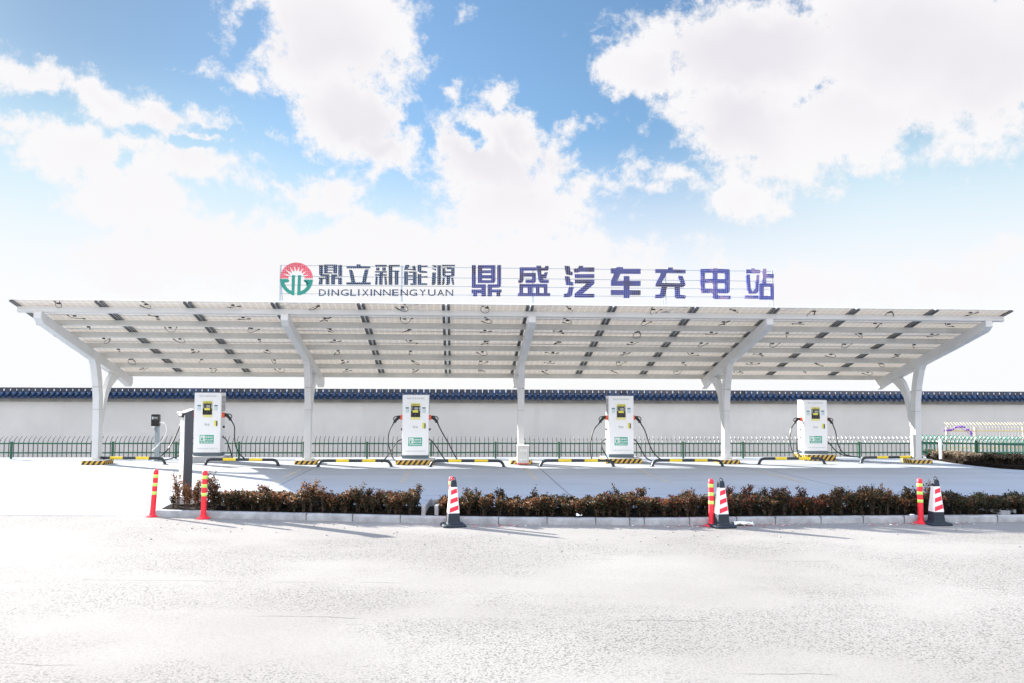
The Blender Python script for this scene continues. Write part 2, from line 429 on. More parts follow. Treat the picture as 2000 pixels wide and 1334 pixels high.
# ------------------------------------------------------------------ mesh building
class MB:
    def __init__(s): s.v, s.f, s.m, s.mats = [], [], [], []
    def mi(s, mat):
        if mat not in s.mats: s.mats.append(mat)
        return s.mats.index(mat)
    def add(s, verts, faces, mat):
        o = len(s.v); k = s.mi(mat)
        s.v.extend(tuple(p) for p in verts)
        for fc in faces: s.f.append([o + i for i in fc]); s.m.append(k)
    def box(s, lo, hi, mat, T=None):
        x0, y0, z0 = lo; x1, y1, z1 = hi
        vs_ = [Vector(p) for p in ((x0, y0, z0), (x1, y0, z0), (x1, y1, z0), (x0, y1, z0), (x0, y0, z1), (x1, y0, z1), (x1, y1, z1), (x0, y1, z1))]
        if T is not None: vs_ = [T @ p for p in vs_]
        s.add(vs_, [(0, 3, 2, 1), (4, 5, 6, 7), (0, 1, 5, 4), (1, 2, 6, 5), (2, 3, 7, 6), (3, 0, 4, 7)], mat)
    def bar(s, p, q, w, h, mat, up=Vector((0, 0, 1))):
        p, q = Vector(p), Vector(q); d = (q - p)
        ln = d.length; d.normalize()
        sx = d.cross(up).normalized(); sz = sx.cross(d)
        T = Matrix(((sx.x, d.x, sz.x, p.x), (sx.y, d.y, sz.y, p.y), (sx.z, d.z, sz.z, p.z), (0, 0, 0, 1)))
        s.box((-w / 2, 0, -h / 2), (w / 2, ln, h / 2), mat, T)
    def tube(s, pts, r, mat, n=8, cap=True):
        pts = [Vector(p) for p in pts]; k = len(pts)
        rr = r if isinstance(r, (list, tuple)) else [r] * k
        vs_, fs = [], []
        ref = None
        for i, p in enumerate(pts):
            t = (pts[min(i + 1, k - 1)] - pts[max(i - 1, 0)])
            if t.length < 1e-9: t = Vector((0, 0, 1))
            t.normalize()
            if ref is None:
                ref = t.orthogonal().normalized()
            else:
                ref = (ref - t * ref.dot(t))
                if ref.length < 1e-6: ref = t.orthogonal()
                ref.normalize()
            b = t.cross(ref)
            for j in range(n):
                a = 2 * math.pi * j / n
                vs_.append(p + (ref * math.cos(a) + b * math.sin(a)) * rr[i])
        for i in range(k - 1):
            for j in range(n):
                a, b_ = i * n + j, i * n + (j + 1) % n
                fs.append((a, b_, b_ + n, a + n))
        if cap:
            fs.append(tuple(range(n - 1, -1, -1))); fs.append(tuple((k - 1) * n + j for j in range(n)))
        s.add(vs_, fs, mat)
    def prism(s, poly, y0, y1, mat, T=None):
        """polygon in (x, z), extruded from y0 to y1; front face at y0"""
        a = sum(poly[i][0] * poly[(i + 1) % len(poly)][1] - poly[(i + 1) % len(poly)][0] * poly[i][1] for i in range(len(poly)))
        if a < 0: poly = poly[::-1]
        n = len(poly)
        vs_ = [Vector((p[0], y0, p[1])) for p in poly] + [Vector((p[0], y1, p[1])) for p in poly]
        if T is not None: vs_ = [T @ p for p in vs_]
        fs = [tuple(range(n)), tuple(range(2 * n - 1, n - 1, -1))]
        for i in range(n):
            j = (i + 1) % n
            fs.append((j, i, i + n, j + n))
        s.add(vs_, fs, mat)
    def strip(s, A, B, x0, x1, mat):
        """solid between two (y, z) edge lists of equal length, extruded in x"""
        n = len(A)
        vs_ = []
        for x in (x0, x1):
            vs_ += [(x, *p) for p in A] + [(x, *p) for p in B]
        fs = []
        o = 2 * n
        for i in range(n - 1):
            fs += [(i, i + 1, n + i + 1, n + i), (o + i, o + n + i, o + n + i + 1, o + i + 1),
                   (i, o + i, o + i + 1, i + 1), (n + i, n + i + 1, o + n + i + 1, o + n + i)]
        fs += [(0, n, o + n, o), (n - 1, o + n - 1, o + 2 * n - 1, 2 * n - 1)]
        s.add(vs_, fs, mat)
    def lathe(s, prof, mat, n=20, T=None):
        vs_, fs = [], []
        for r, z in prof:
            for j in range(n):
                a = 2 * math.pi * j / n
                p = Vector((r * math.cos(a), r * math.sin(a), z)); vs_.append(T @ p if T is not None else p)
        k = len(prof)
        for i in range(k - 1):
            for j in range(n):
                a, b = i * n + j, i * n + (j + 1) % n
                fs.append((a, b, b + n, a + n))
        fs.append(tuple(range(n - 1, -1, -1))); fs.append(tuple((k - 1) * n + j for j in range(n)))
        s.add(vs_, fs, mat)
    def text(s, body, x0, x1, zc, y, mat, height=None, bold=.0):
        """flat lettering on a face looking at -y, fitted between x0 and x1, centred at height zc"""
        vs_, fs, (bx0, bx1, bz0, bz1) = text_mesh(body, bold)
        sx = (x1 - x0) / (bx1 - bx0)
        sz = sx if height is None else height / (bz1 - bz0)
        cz = (bz0 + bz1) / 2
        s.add([(x0 + (p[0] - bx0) * sx, y, zc + (p[1] - cz) * sz) for p in vs_], fs, mat)
    def build(s, name, parent=None, bevel=0.0, smooth=False, seg=2):
        me = bpy.data.meshes.new(name)
        me.from_pydata(s.v, [], s.f)
        for mt in s.mats: me.materials.append(mt)
        me.polygons.foreach_set('material_index', s.m)
        if smooth: me.polygons.foreach_set('use_smooth', [True] * len(s.f))
        me.update()
        o = bpy.data.objects.new(name, me)
        COL.objects.link(o)
        if parent is not None: o.parent = parent
        if bevel:
            b = o.modifiers.new('bevel', 'BEVEL'); b.width = bevel; b.segments = seg; b.limit_method = 'ANGLE'; b.angle_limit = R(40)
            b.harden_normals = False
        if smooth and hasattr(me, 'set_sharp_from_angle'): me.set_sharp_from_angle(angle=R(45))
        return o

_txt = {}
def text_mesh(body, bold):
    key = (body, bold)
    if key not in _txt:
        c = bpy.data.curves.new('lettering', 'FONT'); c.body = body; c.offset = bold; c.resolution_u = 3
        o = bpy.data.objects.new('lettering', c); COL.objects.link(o)
        dg = bpy.context.evaluated_depsgraph_get()
        me = bpy.data.meshes.new_from_object(o.evaluated_get(dg))
        vs_ = [tuple(p.co) for p in me.vertices]; fs = [tuple(p.vertices) for p in me.polygons]
        bpy.data.objects.remove(o); bpy.data.curves.remove(c); bpy.data.meshes.remove(me)
        xs = [p[0] for p in vs_]; zs = [p[1] for p in vs_]
        _txt[key] = (vs_, fs, (min(xs), max(xs), min(zs), max(zs)))
    return _txt[key]

def tag(o, label=None, cat=None, group=None, kind=None):
    if label: o['label'] = label
    if cat: o['category'] = cat
    if group: o['group'] = group
    if kind: o['kind'] = kind
    return o

def empty(name, loc, rz=0.0, label=None, cat=None, group=None):
    o = bpy.data.objects.new(name, None); COL.objects.link(o)
    o.empty_display_size = .2
    o.location = loc; o.rotation_euler = (0, 0, rz)
    return tag(o, label, cat, group)

def copy_tree(o, parent=None):
    c = o.copy(); COL.objects.link(c)
    if parent is not None: c.parent = parent
    for ch in [x for x in KIDS.get(o.name, [])]: copy_tree(ch, c)
    return c
KIDS = {}
def note_children(root):
    for o in COL.objects:
        if o.parent is not None: 
            KIDS.setdefault(o.parent.name, [])
            if o not in KIDS[o.parent.name]: KIDS[o.parent.name].append(o)

def spline(pts, k=8):
    P = [Vector(p) for p in pts]; out = []
    for i in range(len(P) - 1):
        a, b, c, d = P[max(i - 1, 0)], P[i], P[i + 1], P[min(i + 2, len(P) - 1)]
        for j in range(k):
            t = j / k
            out.append(.5 * ((2 * b) + (c - a) * t + (2 * a - 5 * b + 4 * c - d) * t * t + (3 * b - a - 3 * c + d) * t ** 3))
    out.append(P[-1]); return out

# ------------------------------------------------------------------ frame of the station
LOT_Z = .10
YAW = R(3.7)
C0 = Vector((.242, 23.0, LOT_Z))              # foot of the centre post
ROT = Matrix.Rotation(YAW, 4, 'Z')
FRAME = Matrix.Translation(C0) @ ROT
FINV = FRAME.inverted()
def W(x, y, z=0.0): return FRAME @ Vector((x, y, z))
def local_plane(px, py, y):
    """station-frame point seen at a photo position on the vertical plane at depth y of the station frame"""
    o = FINV @ Vector((0, 0, CAM_H)); d = ROT.to_3x3().transposed() @ ray(px, py)
    t = (y - o.y) / d.y
    return o + d * t

# ------------------------------------------------------------------ setting: terrain, road, lot, kerb, bed
kerb_px = [(305, 1009.5), (450, 1013), (620, 1017), (850, 1022.5), (1060, 1025), (1290, 1026), (1480, 1023.5), (1740, 1021.5), (2000, 1019.5), (2300, 1018)]
kerb_pts = [on_z(px, py, 0.0) for px, py in kerb_px]
kerb_line = spline(kerb_pts, 10)
KX = [p.x for p in kerb_line]
def kerb_y(x):
    if x <= KX[0]: return kerb_line[0].y
    for a, b in zip(kerb_line, kerb_line[1:]):
        if a.x <= x <= b.x: return a.y + (b.y - a.y) * (x - a.x) / max(1e-6, b.x - a.x)
    return kerb_line[-1].y
BED = 1.15                                      # depth of the planting bed

def sheet(name, rows, mat, kind='structure'):
    mb = MB(); n = len(rows[0])
    vs_ = [p for r in rows for p in r]
    fs = [(i * n + j, i * n + j + 1, (i + 1) * n + j + 1, (i + 1) * n + j) for i in range(len(rows) - 1) for j in range(n - 1)]
    mb.add(vs_, fs, mat)
    return tag(mb.build(name), kind=kind)

sheet('terrain', [[(x, y, -.55) for x in (-1500, 1500)] for y in (-1500, 2500)], M['terrain'])
sheet('road', [[(x, y, 0.0) for x in (-140, 0, 140)] for y in (-60, 0, 14.0)], M['road'])
# the lot lies in the station frame so that its joints follow the bays
xs = [-60, KX[0] - .02] + KX[1:-1:3] + [KX[-1], 60]
front, ramp0 = [], []
for x in xs:
    yk = kerb_line[0].y + .60 if x <= KX[0] else kerb_y(x) + .05
    front.append(Vector((x, yk, LOT_Z - .004 if x <= KX[0] else LOT_Z - .012)))
rows = [[FINV @ p for p in front],
        [FINV @ Vector((p.x, p.y + 1.6, LOT_Z)) for p in front],
        [FINV @ Vector((p.x, 25.2 + YAW * p.x, LOT_Z)) for p in front]]
lot = sheet('parking_lot', rows, M['lot']); lot.matrix_world = FRAME
ramp = MB()
yk = kerb_line[0].y
ramp.add([(-60, yk - .05, .004), (KX[0] - .03, yk + .10, .004), (KX[0] - .03, yk + .60, LOT_Z - .004), (-60, yk + .60, LOT_Z - .004)], [(0, 1, 2, 3)], M['ramp'])
tag(ramp.build('ramp'), kind='structure')
verge = sheet('verge', [[Vector((x, 25.2 + YAW * x, LOT_Z)) for x in (-60, 0, 60)], [Vector((x, 30.6 + YAW * x, -.42)) for x in (-60, 0, 60)]], M['terrain'])

# kerb stones: rounded end on the left, dark joints between stones
kb = MB()
prof = [(0.0, -.02), (0.0, .075), (.012, .095), (.03, .103), (.105, .103), (.12, .09), (.12, -.02)]
line = [kerb_line[0] + Vector((.0, .0, 0))] + kerb_line[1:]
acc, last, joints = 0.0, None, []
vs_, fs = [], []
n = len(prof)
for i, p in enumerate(line):
    for (dy, z) in prof: vs_.append((p.x, p.y + dy, z))
for i in range(len(line) - 1):
    for j in range(n - 1):
        fs.append((i * n + j, (i + 1) * n + j, (i + 1) * n + j + 1, i * n + j + 1))
fs.append(tuple(range(n)))
kb.add(vs_, fs, M['kerb'])
jx = [590, 685, 781, 974, 1068, 1162, 1228, 1256, 1345, 1440, 1518, 1610, 1696, 1780, 1862, 1974]
for j in jx:
    x = on_depth(j, 1015, 13.0).x; y = kerb_y(x)
    kb.box((x - .006, y - .003, 0), (x + .006, y + .118, .1055), M['kerb_joint'])
# return of the kerb at the left end
x0, y0 = line[0].x, line[0].y
kb.add([(x0 - .05 + (.05 if k in (0, 3) else 0), y0 + d, z) for z in (-.02, .085) for k, d in enumerate((.0, .03, .10, .13))],
       [(0, 1, 5, 4), (1, 2, 6, 5), (2, 3, 7, 6), (4, 5, 6, 7)], M['kerb'])
tag(kb.build('kerb', smooth=True), kind='structure')
bed_x = [x0 + .02] + [x for x in KX[1:-1:2]]
rows = []
for t in (0, .25, .5, .75, 1):
    rows.append([(x, kerb_y(x) + .122 + t * (BED - .122), LOT_Z + .004 + (.035 * math.sin(t * math.pi) + .02 * (mnoise.noise((x * 3, t * 4, 0)) + .4) if 0 < t < 1 else 0)) for x in bed_x])
sheet('planting_bed', rows, M['soil'])

# worn bay lines on the lot
pm = MB()
for (a, b) in (((801, 917), (786, 938)), ((1025, 913), (1056, 938)), ((1245, 917), (1300, 938)), ((590, 916), (560, 932)), ((1470, 917), (1560, 940))):
    p, q = FINV @ on_z(*a, LOT_Z), FINV @ on_z(*b, LOT_Z)
    y1, y0_ = p.y, min(p.y - 3.2, q.y)
    x = p.x
    pm.add([(x - .06, y0_, .004), (x + .06, y0_, .004), (x + .06, y1, .004), (x - .06, y1, .004)], [(0, 1, 2, 3)], M['bay_paint'])
bp = pm.build('bay_markings'); bp.matrix_world = FRAME; tag(bp, kind='structure')

# ------------------------------------------------------------------ boundary wall with tiled coping
WALL_Y = 7.0                                    # behind the post line, station frame
wr = empty('boundary_wall', W(0, WALL_Y, -.52), YAW, 'long pale grey rendered wall under a blue tiled coping behind the carport', 'wall')
HZ = 2.30 + .52 - .2                              # local height of the ridge top above the wall's foot
wall_top = HZ - .50
wb = MB(); wb.box((-45, 0, 0), (45, .30, wall_top), M['wall']); wb.build('wall_body', wr)
eb = MB(); eb.box((-45, -.10, wall_top), (45, .40, wall_top + .07), M['eave']); eb.box((-45, -.055, wall_top - .06), (45, -.003, wall_top - .003), M['eave'])
eb.build('eave', wr)
tb = MB()
e0 = wall_top + .072
pitch = .205
# sloping bed of pan tiles
tb.prism([(0, 0)], 0, 0, M['tile']) if False else None
tb.add([(-45, -.22, e0), (45, -.22, e0), (45, -.22, e0 + .05), (-45, -.22, e0 + .05), (-45, .10, e0 + .20), (45, .10, e0 + .20), (-45, .55, e0), (45, .55, e0)],
       [(0, 1, 2, 3), (3, 2, 5, 4), (4, 5, 7, 6), (0, 6, 7, 1)], M['tile_dark'])
k = int(60 / pitch)
for i in range(-k // 2, k // 2 + 1):
    x = i * pitch + rnd.uniform(-.006, .006)
    r = .062 + rnd.uniform(-.004, .004)
    dz = rnd.uniform(-.006, .006)
    tb.tube([(x, -.25, e0 + .055 + dz), (x, .10, e0 + .215 + dz)], r, M['tile'], 10)
    tb.tube([(x, -.262, e0 + .050 + dz), (x, -.235, e0 + .062 + dz)], r + .014, M['tile'], 12)
    # hanging drip tile between two barrels
    xm = x + pitch / 2
    tb.add([(xm - .085, -.235, e0 + .05), (xm + .085, -.235, e0 + .05), (xm + .06, -.24, e0 - .005), (xm, -.243, e0 - .045), (xm - .06, -.24, e0 - .005)], [(0, 1, 2, 3, 4)][::-1], M['tile'])
tb.build('tile_roof', wr, smooth=True)
rb = MB()
rb.box((-45, .005, e0 + .17), (45, .20, e0 + .30), M['tile_joint'])
for i in range(-k // 2, k // 2 + 1):
    x = (i + .5) * pitch + rnd.uniform(-.008, .008)
    T = Matrix.Translation((x, .0, e0 + .255)) @ Matrix.Rotation(R(rnd.uniform(-1.5, 1.5)), 4, 'Y')
    rb.box((-.084, 0, -.085 + .01), (.092, .22, .088), M['tile_dark'] if rnd.random() < .75 else M['tile'], T)
rb.build('ridge', wr, bevel=0)

# ------------------------------------------------------------------ solar carport
SL = -1.36 / 5.5                                  # fall of the roof towards the back
YF, YR = -3.4, 2.1
ZT = 3.655                                         # girder top at the front tip above the lot
def gtop(y): return ZT + SL * (y - YF)
ang = math.atan(SL)
post_px = [189.5, 605, 1017.5, 1415.5, 1785]
tip_px = [72, 549.5, 1040, 1505.5, 1933]
tail_px = [251, 628, 1006.5, 1376, 1720]
GX = []
for a, b, c in zip(post_px, tip_px, tail_px):
    GX.append((local_plane(a, 880, -.1).x + local_plane(b, 612, YF).x + local_plane(c, 750, YR).x) / 3)
X0, X1 = GX[0] - .46, GX[-1] + .40
carport = empty('solar_carport', C0, YAW, 'white steel carport roofed with solar panels over the row of chargers', 'carport')

def arc(p, q, bulge, k=8):
    """(y, z) points from p to q bent sideways by bulge"""
    out = []
    for i in range(k + 1):
        t = i / k
        y = p[0] + (q[0] - p[0]) * t; z = p[1] + (q[1] - p[1]) * t
        o = 4 * bulge * t * (1 - t)
        dy, dz = q[0] - p[0], q[1] - p[1]; ln = math.hypot(dy, dz)
        out.append((y - dz / ln * o, z + dy / ln * o))
    return out
for gx in GX:
    g = MB()
    w = .085
    top = [(YF, gtop(YF)), (YF + .03, gtop(YF) - .002)] + [(y, gtop(y)) for y in (-2, 0, 1.5, YR - .02, YR + .01)]
    bot = [(YF - .012, gtop(YF) - .15), (YF + .13, gtop(YF) - .265)] + [(y, gtop(y) - .25) for y in (-2, 0, 1.5)] + [(YR - .10, gtop(YR) - .27), (YR + .02, gtop(YR) - .16)]
    g.strip(top, bot, gx - w, gx + w, M['steel_white'])
    # bolt plates and seams of the box girder
    for y in (-2.45, -1.5, -.62, .3, 1.2):
        g.box((gx - w - .004, y - .012, gtop(y) - .25), (gx + w + .004, y + .012, gtop(y) - .225), M['purlin'])
    g.build('girder', carport, bevel=.012)
    p = MB()
    fr = [(-.13, .115), (-.13, .7), (-.135, 1.2), (-.17, 1.7), (-.26, 2.15), (-.40, 2.55), (-.52, gtop(-.52) - .235)]
    bk = [(.14, .115), (.14, .7), (.13, 1.2), (.09, 1.7), (.01, 2.15), (-.10, 2.5), (-.19, gtop(-.19) - .235)]
    p.strip(fr, bk, gx - .082, gx + .082, M['steel_white'])
    for z, yc, hw in ((1.42, -.02, .132), (2.0, -.11, .135)):
        p.box((gx - .0835, yc - hw - .002, z - .006), (gx + .0835, yc + hw + .0, z + .006), M['weld'])
    o = p.build('post', carport, bevel=.006)
    s_ = MB()
    a1 = [(.135, .95), (.15, 1.25), (.20, 1.6), (.32, 1.95), (.52, 2.24), (.80, 2.44), (.98, gtop(.98) - .235)]
    a2 = [(.165, .95), (.30, 1.25), (.38, 1.55), (.50, 1.80), (.70, 2.02), (.98, 2.18), (1.22, gtop(1.22) - .235)]
    s_.strip(a1, a2, gx - .06, gx + .06, M['steel_white'])
    s_.build('strut', carport, bevel=.008)
    bpl = MB()
    bpl.box((gx - .15, -.2, .118), (gx + .15, .2, .132), M['purlin'])
    for bx in (-.11, .11):
        for by in (-.165, .165):
            bpl.tube([(gx + bx, by, .132), (gx + bx, by, .16)], .016, M['alu'], 6)
    bpl.build('base_plate', carport)
TR = Matrix.Rotation(ang, 4, 'X')
pur_y = [YF + .07 + i * (YR - YF - .20) / 6 for i in range(7)]
for i, y in enumerate(pur_y):
    m = MB()
    T = Matrix.Translation((0, y, gtop(y) + .001)) @ TR
    m.box((X0, -.045, .0), (X1, .045, .012), M['steel_white'] if i == 0 else M['purlin'], T)
    m.box((X0, -.05, .0121), (X1, .045, .12), M['steel_white'] if i == 0 else M['purlin'], T)
    m.build('purlin', carport)
PY0, PY1 = YF - .29, YR + .16
NC, NR = 12, 6
cw = (X1 - X0 + .10) / NC; px0 = X0 - .05
rh = (PY1 - PY0) / math.cos(ang) / NR
O = Vector((0, YF, gtop(YF)))
TP = Matrix.Translation(O) @ TR                    # roof plane frame: x along, y up the slope (towards the back), z out
vy0 = (PY0 - YF) / math.cos(ang)
for c in range(NC + 1):
    m = MB(); x = px0 + c * cw
    edge = c in (0, NC)
    for s in ((-1, 1) if not edge else ((1,) if c == 0 else (-1,))):
        xa, xb = sorted((x + s * .022, x + s * .085))
        m.box((xa, vy0 + .01, .122), (xb, vy0 + NR * rh - .01, .160), M['rail'], TP)
        xe = x + s * .093
        m.box((min(xb, xe) if s > 0 else xe, vy0 + .012, .1235), (max(xb, xe) if s > 0 else xa, vy0 + NR * rh - .012, .127), M['rail_light'], TP)
    m.box((x - .012, vy0 + .012, .135), (x + .012, vy0 + NR * rh - .012, .165), M['rail_light'], TP)
    m.build('rail', carport)
# one panel with its junction box and leads, then copies
def panel_mesh():
    m = MB(); a, b = cw / 2 - .026, rh / 2 - .008
    m.box((-a + .012, -b + .012, .006), (a - .012, b - .012, .012), M['backsheet'])
    for (lo, hi) in (((-a, -b, 0), (a, -b + .0125, .034)), ((-a, b - .0125, 0), (a, b, .034)), ((-a, -b + .0125, 0), (-a + .0125, b - .0125, .034)), ((a - .0125, -b + .0125, 0), (a, b - .0125, .034))):
        m.box(lo, hi, M['alu'])
    return m
def lead_mesh(k):
    r = random.Random(100 + k); m = MB()
    x, y = .02, .02
    st = r.choice('loop arc tick loop tick'.split())
    if st == 'loop':
        q = r.uniform(.07, .11); a0 = r.uniform(0, 6); x, y = r.uniform(-.12, .12), r.uniform(-.05, .1)
        pts = [(x + q * math.cos(a0 + t * 5.0), y + .9 * q * math.sin(a0 + t * 5.0), -.015 - .10 * math.sin(t * 3.1)) for t in [i / 18 for i in range(19)]]
    elif st == 'arc':
        pts = spline([(x - .16, y - .12, -.012), (x - .06, y + .05, -.08), (x + .08, y + .06, -.07), (x + .12, y - .10, -.012)], 6)
    else:
        pts = spline([(x - .10, y + .12, -.012), (x, y + .02, -.05), (x + .10, y - .16, -.03)], 6)
    m.tube(pts, .0062, M['black'], 5)
    a, b = Vector(pts[0]), Vector(pts[3]); m.tube([a, b], .012, M['black'], 6)
    m.tube([pts[-1], Vector(pts[-1]) + Vector((r.uniform(-.03, .03), -.05, 0))], .013, M['black'], 6)
    return m
def jbox_mesh():
    m = MB(); m.box((-.034, -.022, -.02), (.034, .022, .0055), M['black']); return m
first = None
leads = [lead_mesh(q).build('cable').data for q in range(9)]
for o in [o for o in COL.objects if o.name.startswith('cable') and o.parent is None]: bpy.data.objects.remove(o)
jb_data = None
jby = {0: (-3.48,), 1: (-2.66, -1.86), 2: (-.98,), 3: (-.06,), 4: (.82,), 5: (1.70,)}
for c in range(NC):
    for r_ in range(NR):
        T = TP @ Matrix.Translation((px0 + (c + .5) * cw, vy0 + (r_ + .5) * rh, .166))
        if first is None: p = first = panel_mesh().build('solar_panel', carport)
        else:
            p = first.copy(); COL.objects.link(p); p.parent = carport
        p.matrix_local = T
        yc = (YF + (vy0 + (r_ + .5) * rh) * math.cos(ang))
        for yy in jby[r_]:
            loc = (rnd.uniform(-.04, .04), (yy - yc) / math.cos(ang), .0)
            if jb_data is None: j2 = jbox_mesh().build('junction_box', p, bevel=.004); jb_data = j2.data
            else:
                j2 = bpy.data.objects.new('junction_box', jb_data); COL.objects.link(j2); j2.parent = p
            j2.location = loc
            l2 = bpy.data.objects.new('cable', leads[rnd.randrange(len(leads))]); COL.objects.link(l2); l2.parent = p
            l2.location = loc; l2.rotation_euler = (0, 0, rnd.uniform(0, 6.28))

# striped concrete plinths under the posts
plab = ['short hazard striped plinth under the leftmost carport post', 'hazard striped plinth under second carport post from the left', 'hazard striped plinth half hidden behind the beige electrical box',
        'hazard striped plinth beside the wheel stop at second carport post from the right', 'hazard striped plinth under rightmost carport post next to dry bushes']
pl = MB(); pl.box((-.29, -.3, 0), (.29, .3, .1), M['hazard']); pl.box((-.288, -.298, .1), (.288, .298, .114), M['plinth_concrete'])
pl0 = pl.build('post_plinth', bevel=.006)
for i, gx in enumerate(GX):
    o = pl0 if i == 0 else pl0.copy()
    if i: COL.objects.link(o)
    o.location = W(gx + (0 if i else .03), 0, 0); o.rotation_euler = (0, 0, YAW)
    tag(o, plab[i], 'plinth', 'plinths under the carport posts')

# ------------------------------------------------------------------ rooftop sign
SY = YF + .10
zb = gtop(YF) + .12
sign = empty('rooftop_sign', W(0, SY, zb), YAW, 'rooftop sign of blue lettering and a red and green emblem along the carport edge', 'sign')
def SP(px, py):
    p = local_plane(px, py, SY - .03); return (p.x, p.z - zb)
for i, (a, ya) in enumerate(((548, 519), (785, 520), (1041, 524), (1300, 527), (1509, 530))):
    m = MB(); x, z1 = SP(a, ya)
    m.box((x - .016, -.02, .012), (x + .016, .012, z1 + .02), M['sign_frame'])
    m.bar((x, .01, .75), (x, .34, .03), .02, .02, M['sign_frame'])
    m.box((x - .09, -.05, .0), (x + .09, .06, .012), M['sign_frame'])
    m.build('upright', sign)
for (ya, yb) in ((517.5, 529.5), (538.5, 549), (556, 564.5), (573, 580.5)):
    m = MB(); xa, za = SP(547, ya); xb, zb_ = SP(1510, yb)
    m.bar((xa, .024, za), (xb, .024, zb_), .014, .014, M['sign_frame']); m.build('cross_rail', sign)

def rects(*rs): return [[(a, b), (c, b), (c, d), (a, d)] for a, b, c, d in rs]
def glyph(name, crop, scale, polys, mat, depth=.06):
    m = MB()
    for i, poly in enumerate(polys):
        pts = [SP(crop[0] + x / scale, crop[1] + y / scale) for x, y in poly]
        m.prism(pts, -.035 - .0009 * (i % 9), depth - .035 + .0007 * (i % 9), mat)
    return m.build(name, sign)
A, AS = (910, 510), 11.765
glyph('sign_character', A, AS, rects((135, 90, 228, 600), (355, 612, 458, 805), (128, 652, 354, 735), (165, 735, 258, 805)) + [[(135, 600), (228, 535), (458, 535), (458, 611), (148, 611)]] +
      rects((272, 92, 678, 165), (272, 166, 375, 438), (580, 166, 678, 438), (376, 212, 579, 270), (376, 320, 579, 385)) + [[(272, 439), (678, 439), (672, 475), (645, 500), (272, 500)]] +
      rects((720, 90, 810, 534), (498, 606, 598, 805), (599, 652, 820, 715), (700, 716, 790, 805)) + [[(498, 535), (810, 535), (800, 575), (760, 605), (498, 605)]], M['led_blue'])
glyph('sign_character', A, AS, [[(1235, 142), (1614, 142), (1626, 216), (1235, 216)], [(1235, 217), (1328, 217), (1328, 440), (1300, 490), (1270, 500), (1205, 500), (1205, 430), (1235, 430)],
      [(1335, 272), (1600, 272), (1610, 290), (1610, 470), (1570, 500), (1370, 500), (1370, 425), (1520, 425), (1520, 355), (1335, 355)],
      [(1615, 105), (1727, 105), (1735, 300), (1780, 425), (1905, 430), (1905, 500), (1720, 500), (1675, 450), (1640, 240)], [(1728, 150), (1810, 150), (1820, 110), (1900, 110), (1900, 195), (1870, 215), (1732, 215)],
      [(1740, 305), (1795, 300), (1810, 255), (1882, 255), (1850, 385), (1768, 385)]] +
      rects((1225, 525, 1872, 605), (1225, 606, 1315, 734), (1415, 606, 1520, 734), (1605, 606, 1690, 734), (1787, 606, 1872, 734), (1195, 735, 1937, 802)), M['led_blue'])
B, BS = (1090, 510), 11.765
glyph('sign_character', B, BS, [[(150, 105), (265, 112), (285, 240), (340, 250), (332, 325), (230, 310), (182, 295)], [(155, 345), (262, 350), (290, 475), (352, 485), (350, 562), (240, 552), (182, 540)],
      [(245, 590), (362, 590), (325, 770), (300, 810), (250, 825), (132, 825), (132, 752), (208, 745)],
      [(365, 170), (450, 165), (480, 108), (580, 108), (572, 145), (834, 145), (834, 243), (520, 238), (450, 258), (368, 255)], [(378, 298), (834, 298), (834, 385), (378, 385)],
      [(380, 432), (834, 432), (834, 520), (570, 752), (834, 752), (834, 832), (380, 832), (380, 748), (655, 512), (380, 512)]], M['led_blue'])
glyph('sign_character', B, BS, [[(1212, 165), (1330, 165), (1350, 135), (1490, 135), (1490, 175), (1896, 175), (1896, 292), (1438, 290), (1362, 452), (1896, 452), (1896, 568), (1215, 566), (1215, 452), (1288, 282), (1212, 280)],
      [(1505, 345), (1640, 345), (1640, 845), (1505, 845)], [(1212, 662), (1896, 670), (1896, 778), (1212, 776)]], M['led_blue'])
Cc, CS = (1270, 515), 12.5
glyph('sign_character', Cc, CS, [[(125, 130), (428, 134), (428, 92), (552, 92), (552, 140), (862, 148), (862, 234), (408, 226), (285, 455), (290, 470), (720, 478), (738, 450), (678, 300), (690, 292), (790, 298), (858, 490), (858, 530), (800, 572), (130, 556), (130, 500), (268, 224), (125, 222)],
      [(278, 568), (410, 570), (372, 740), (350, 800), (310, 835), (125, 838), (125, 756), (225, 750)], [(604, 572), (720, 572), (726, 760), (860, 775), (860, 848), (650, 845), (604, 800)]], M['led_blue'])
glyph('sign_character', Cc, CS, [[(1230, 130), (1529, 125), (1529, 215), (1336, 222), (1230, 222)], [(1641, 125), (1935, 138), (1940, 235), (1641, 228)]] + rects((1230, 223, 1336, 614), (1828, 236, 1940, 625), (1337, 372, 1529, 468), (1641, 378, 1827, 475)) +
      [[(1236, 615), (1529, 612), (1529, 715), (1240, 718)], [(1641, 625), (1940, 626), (1935, 690), (1890, 722), (1641, 718)], [(1530, 110), (1640, 110), (1640, 740), (1660, 780), (1960, 785), (1958, 862), (1600, 858), (1550, 835), (1530, 800)]], M['led_faded'])
D, DS = (1440, 515), 16.675
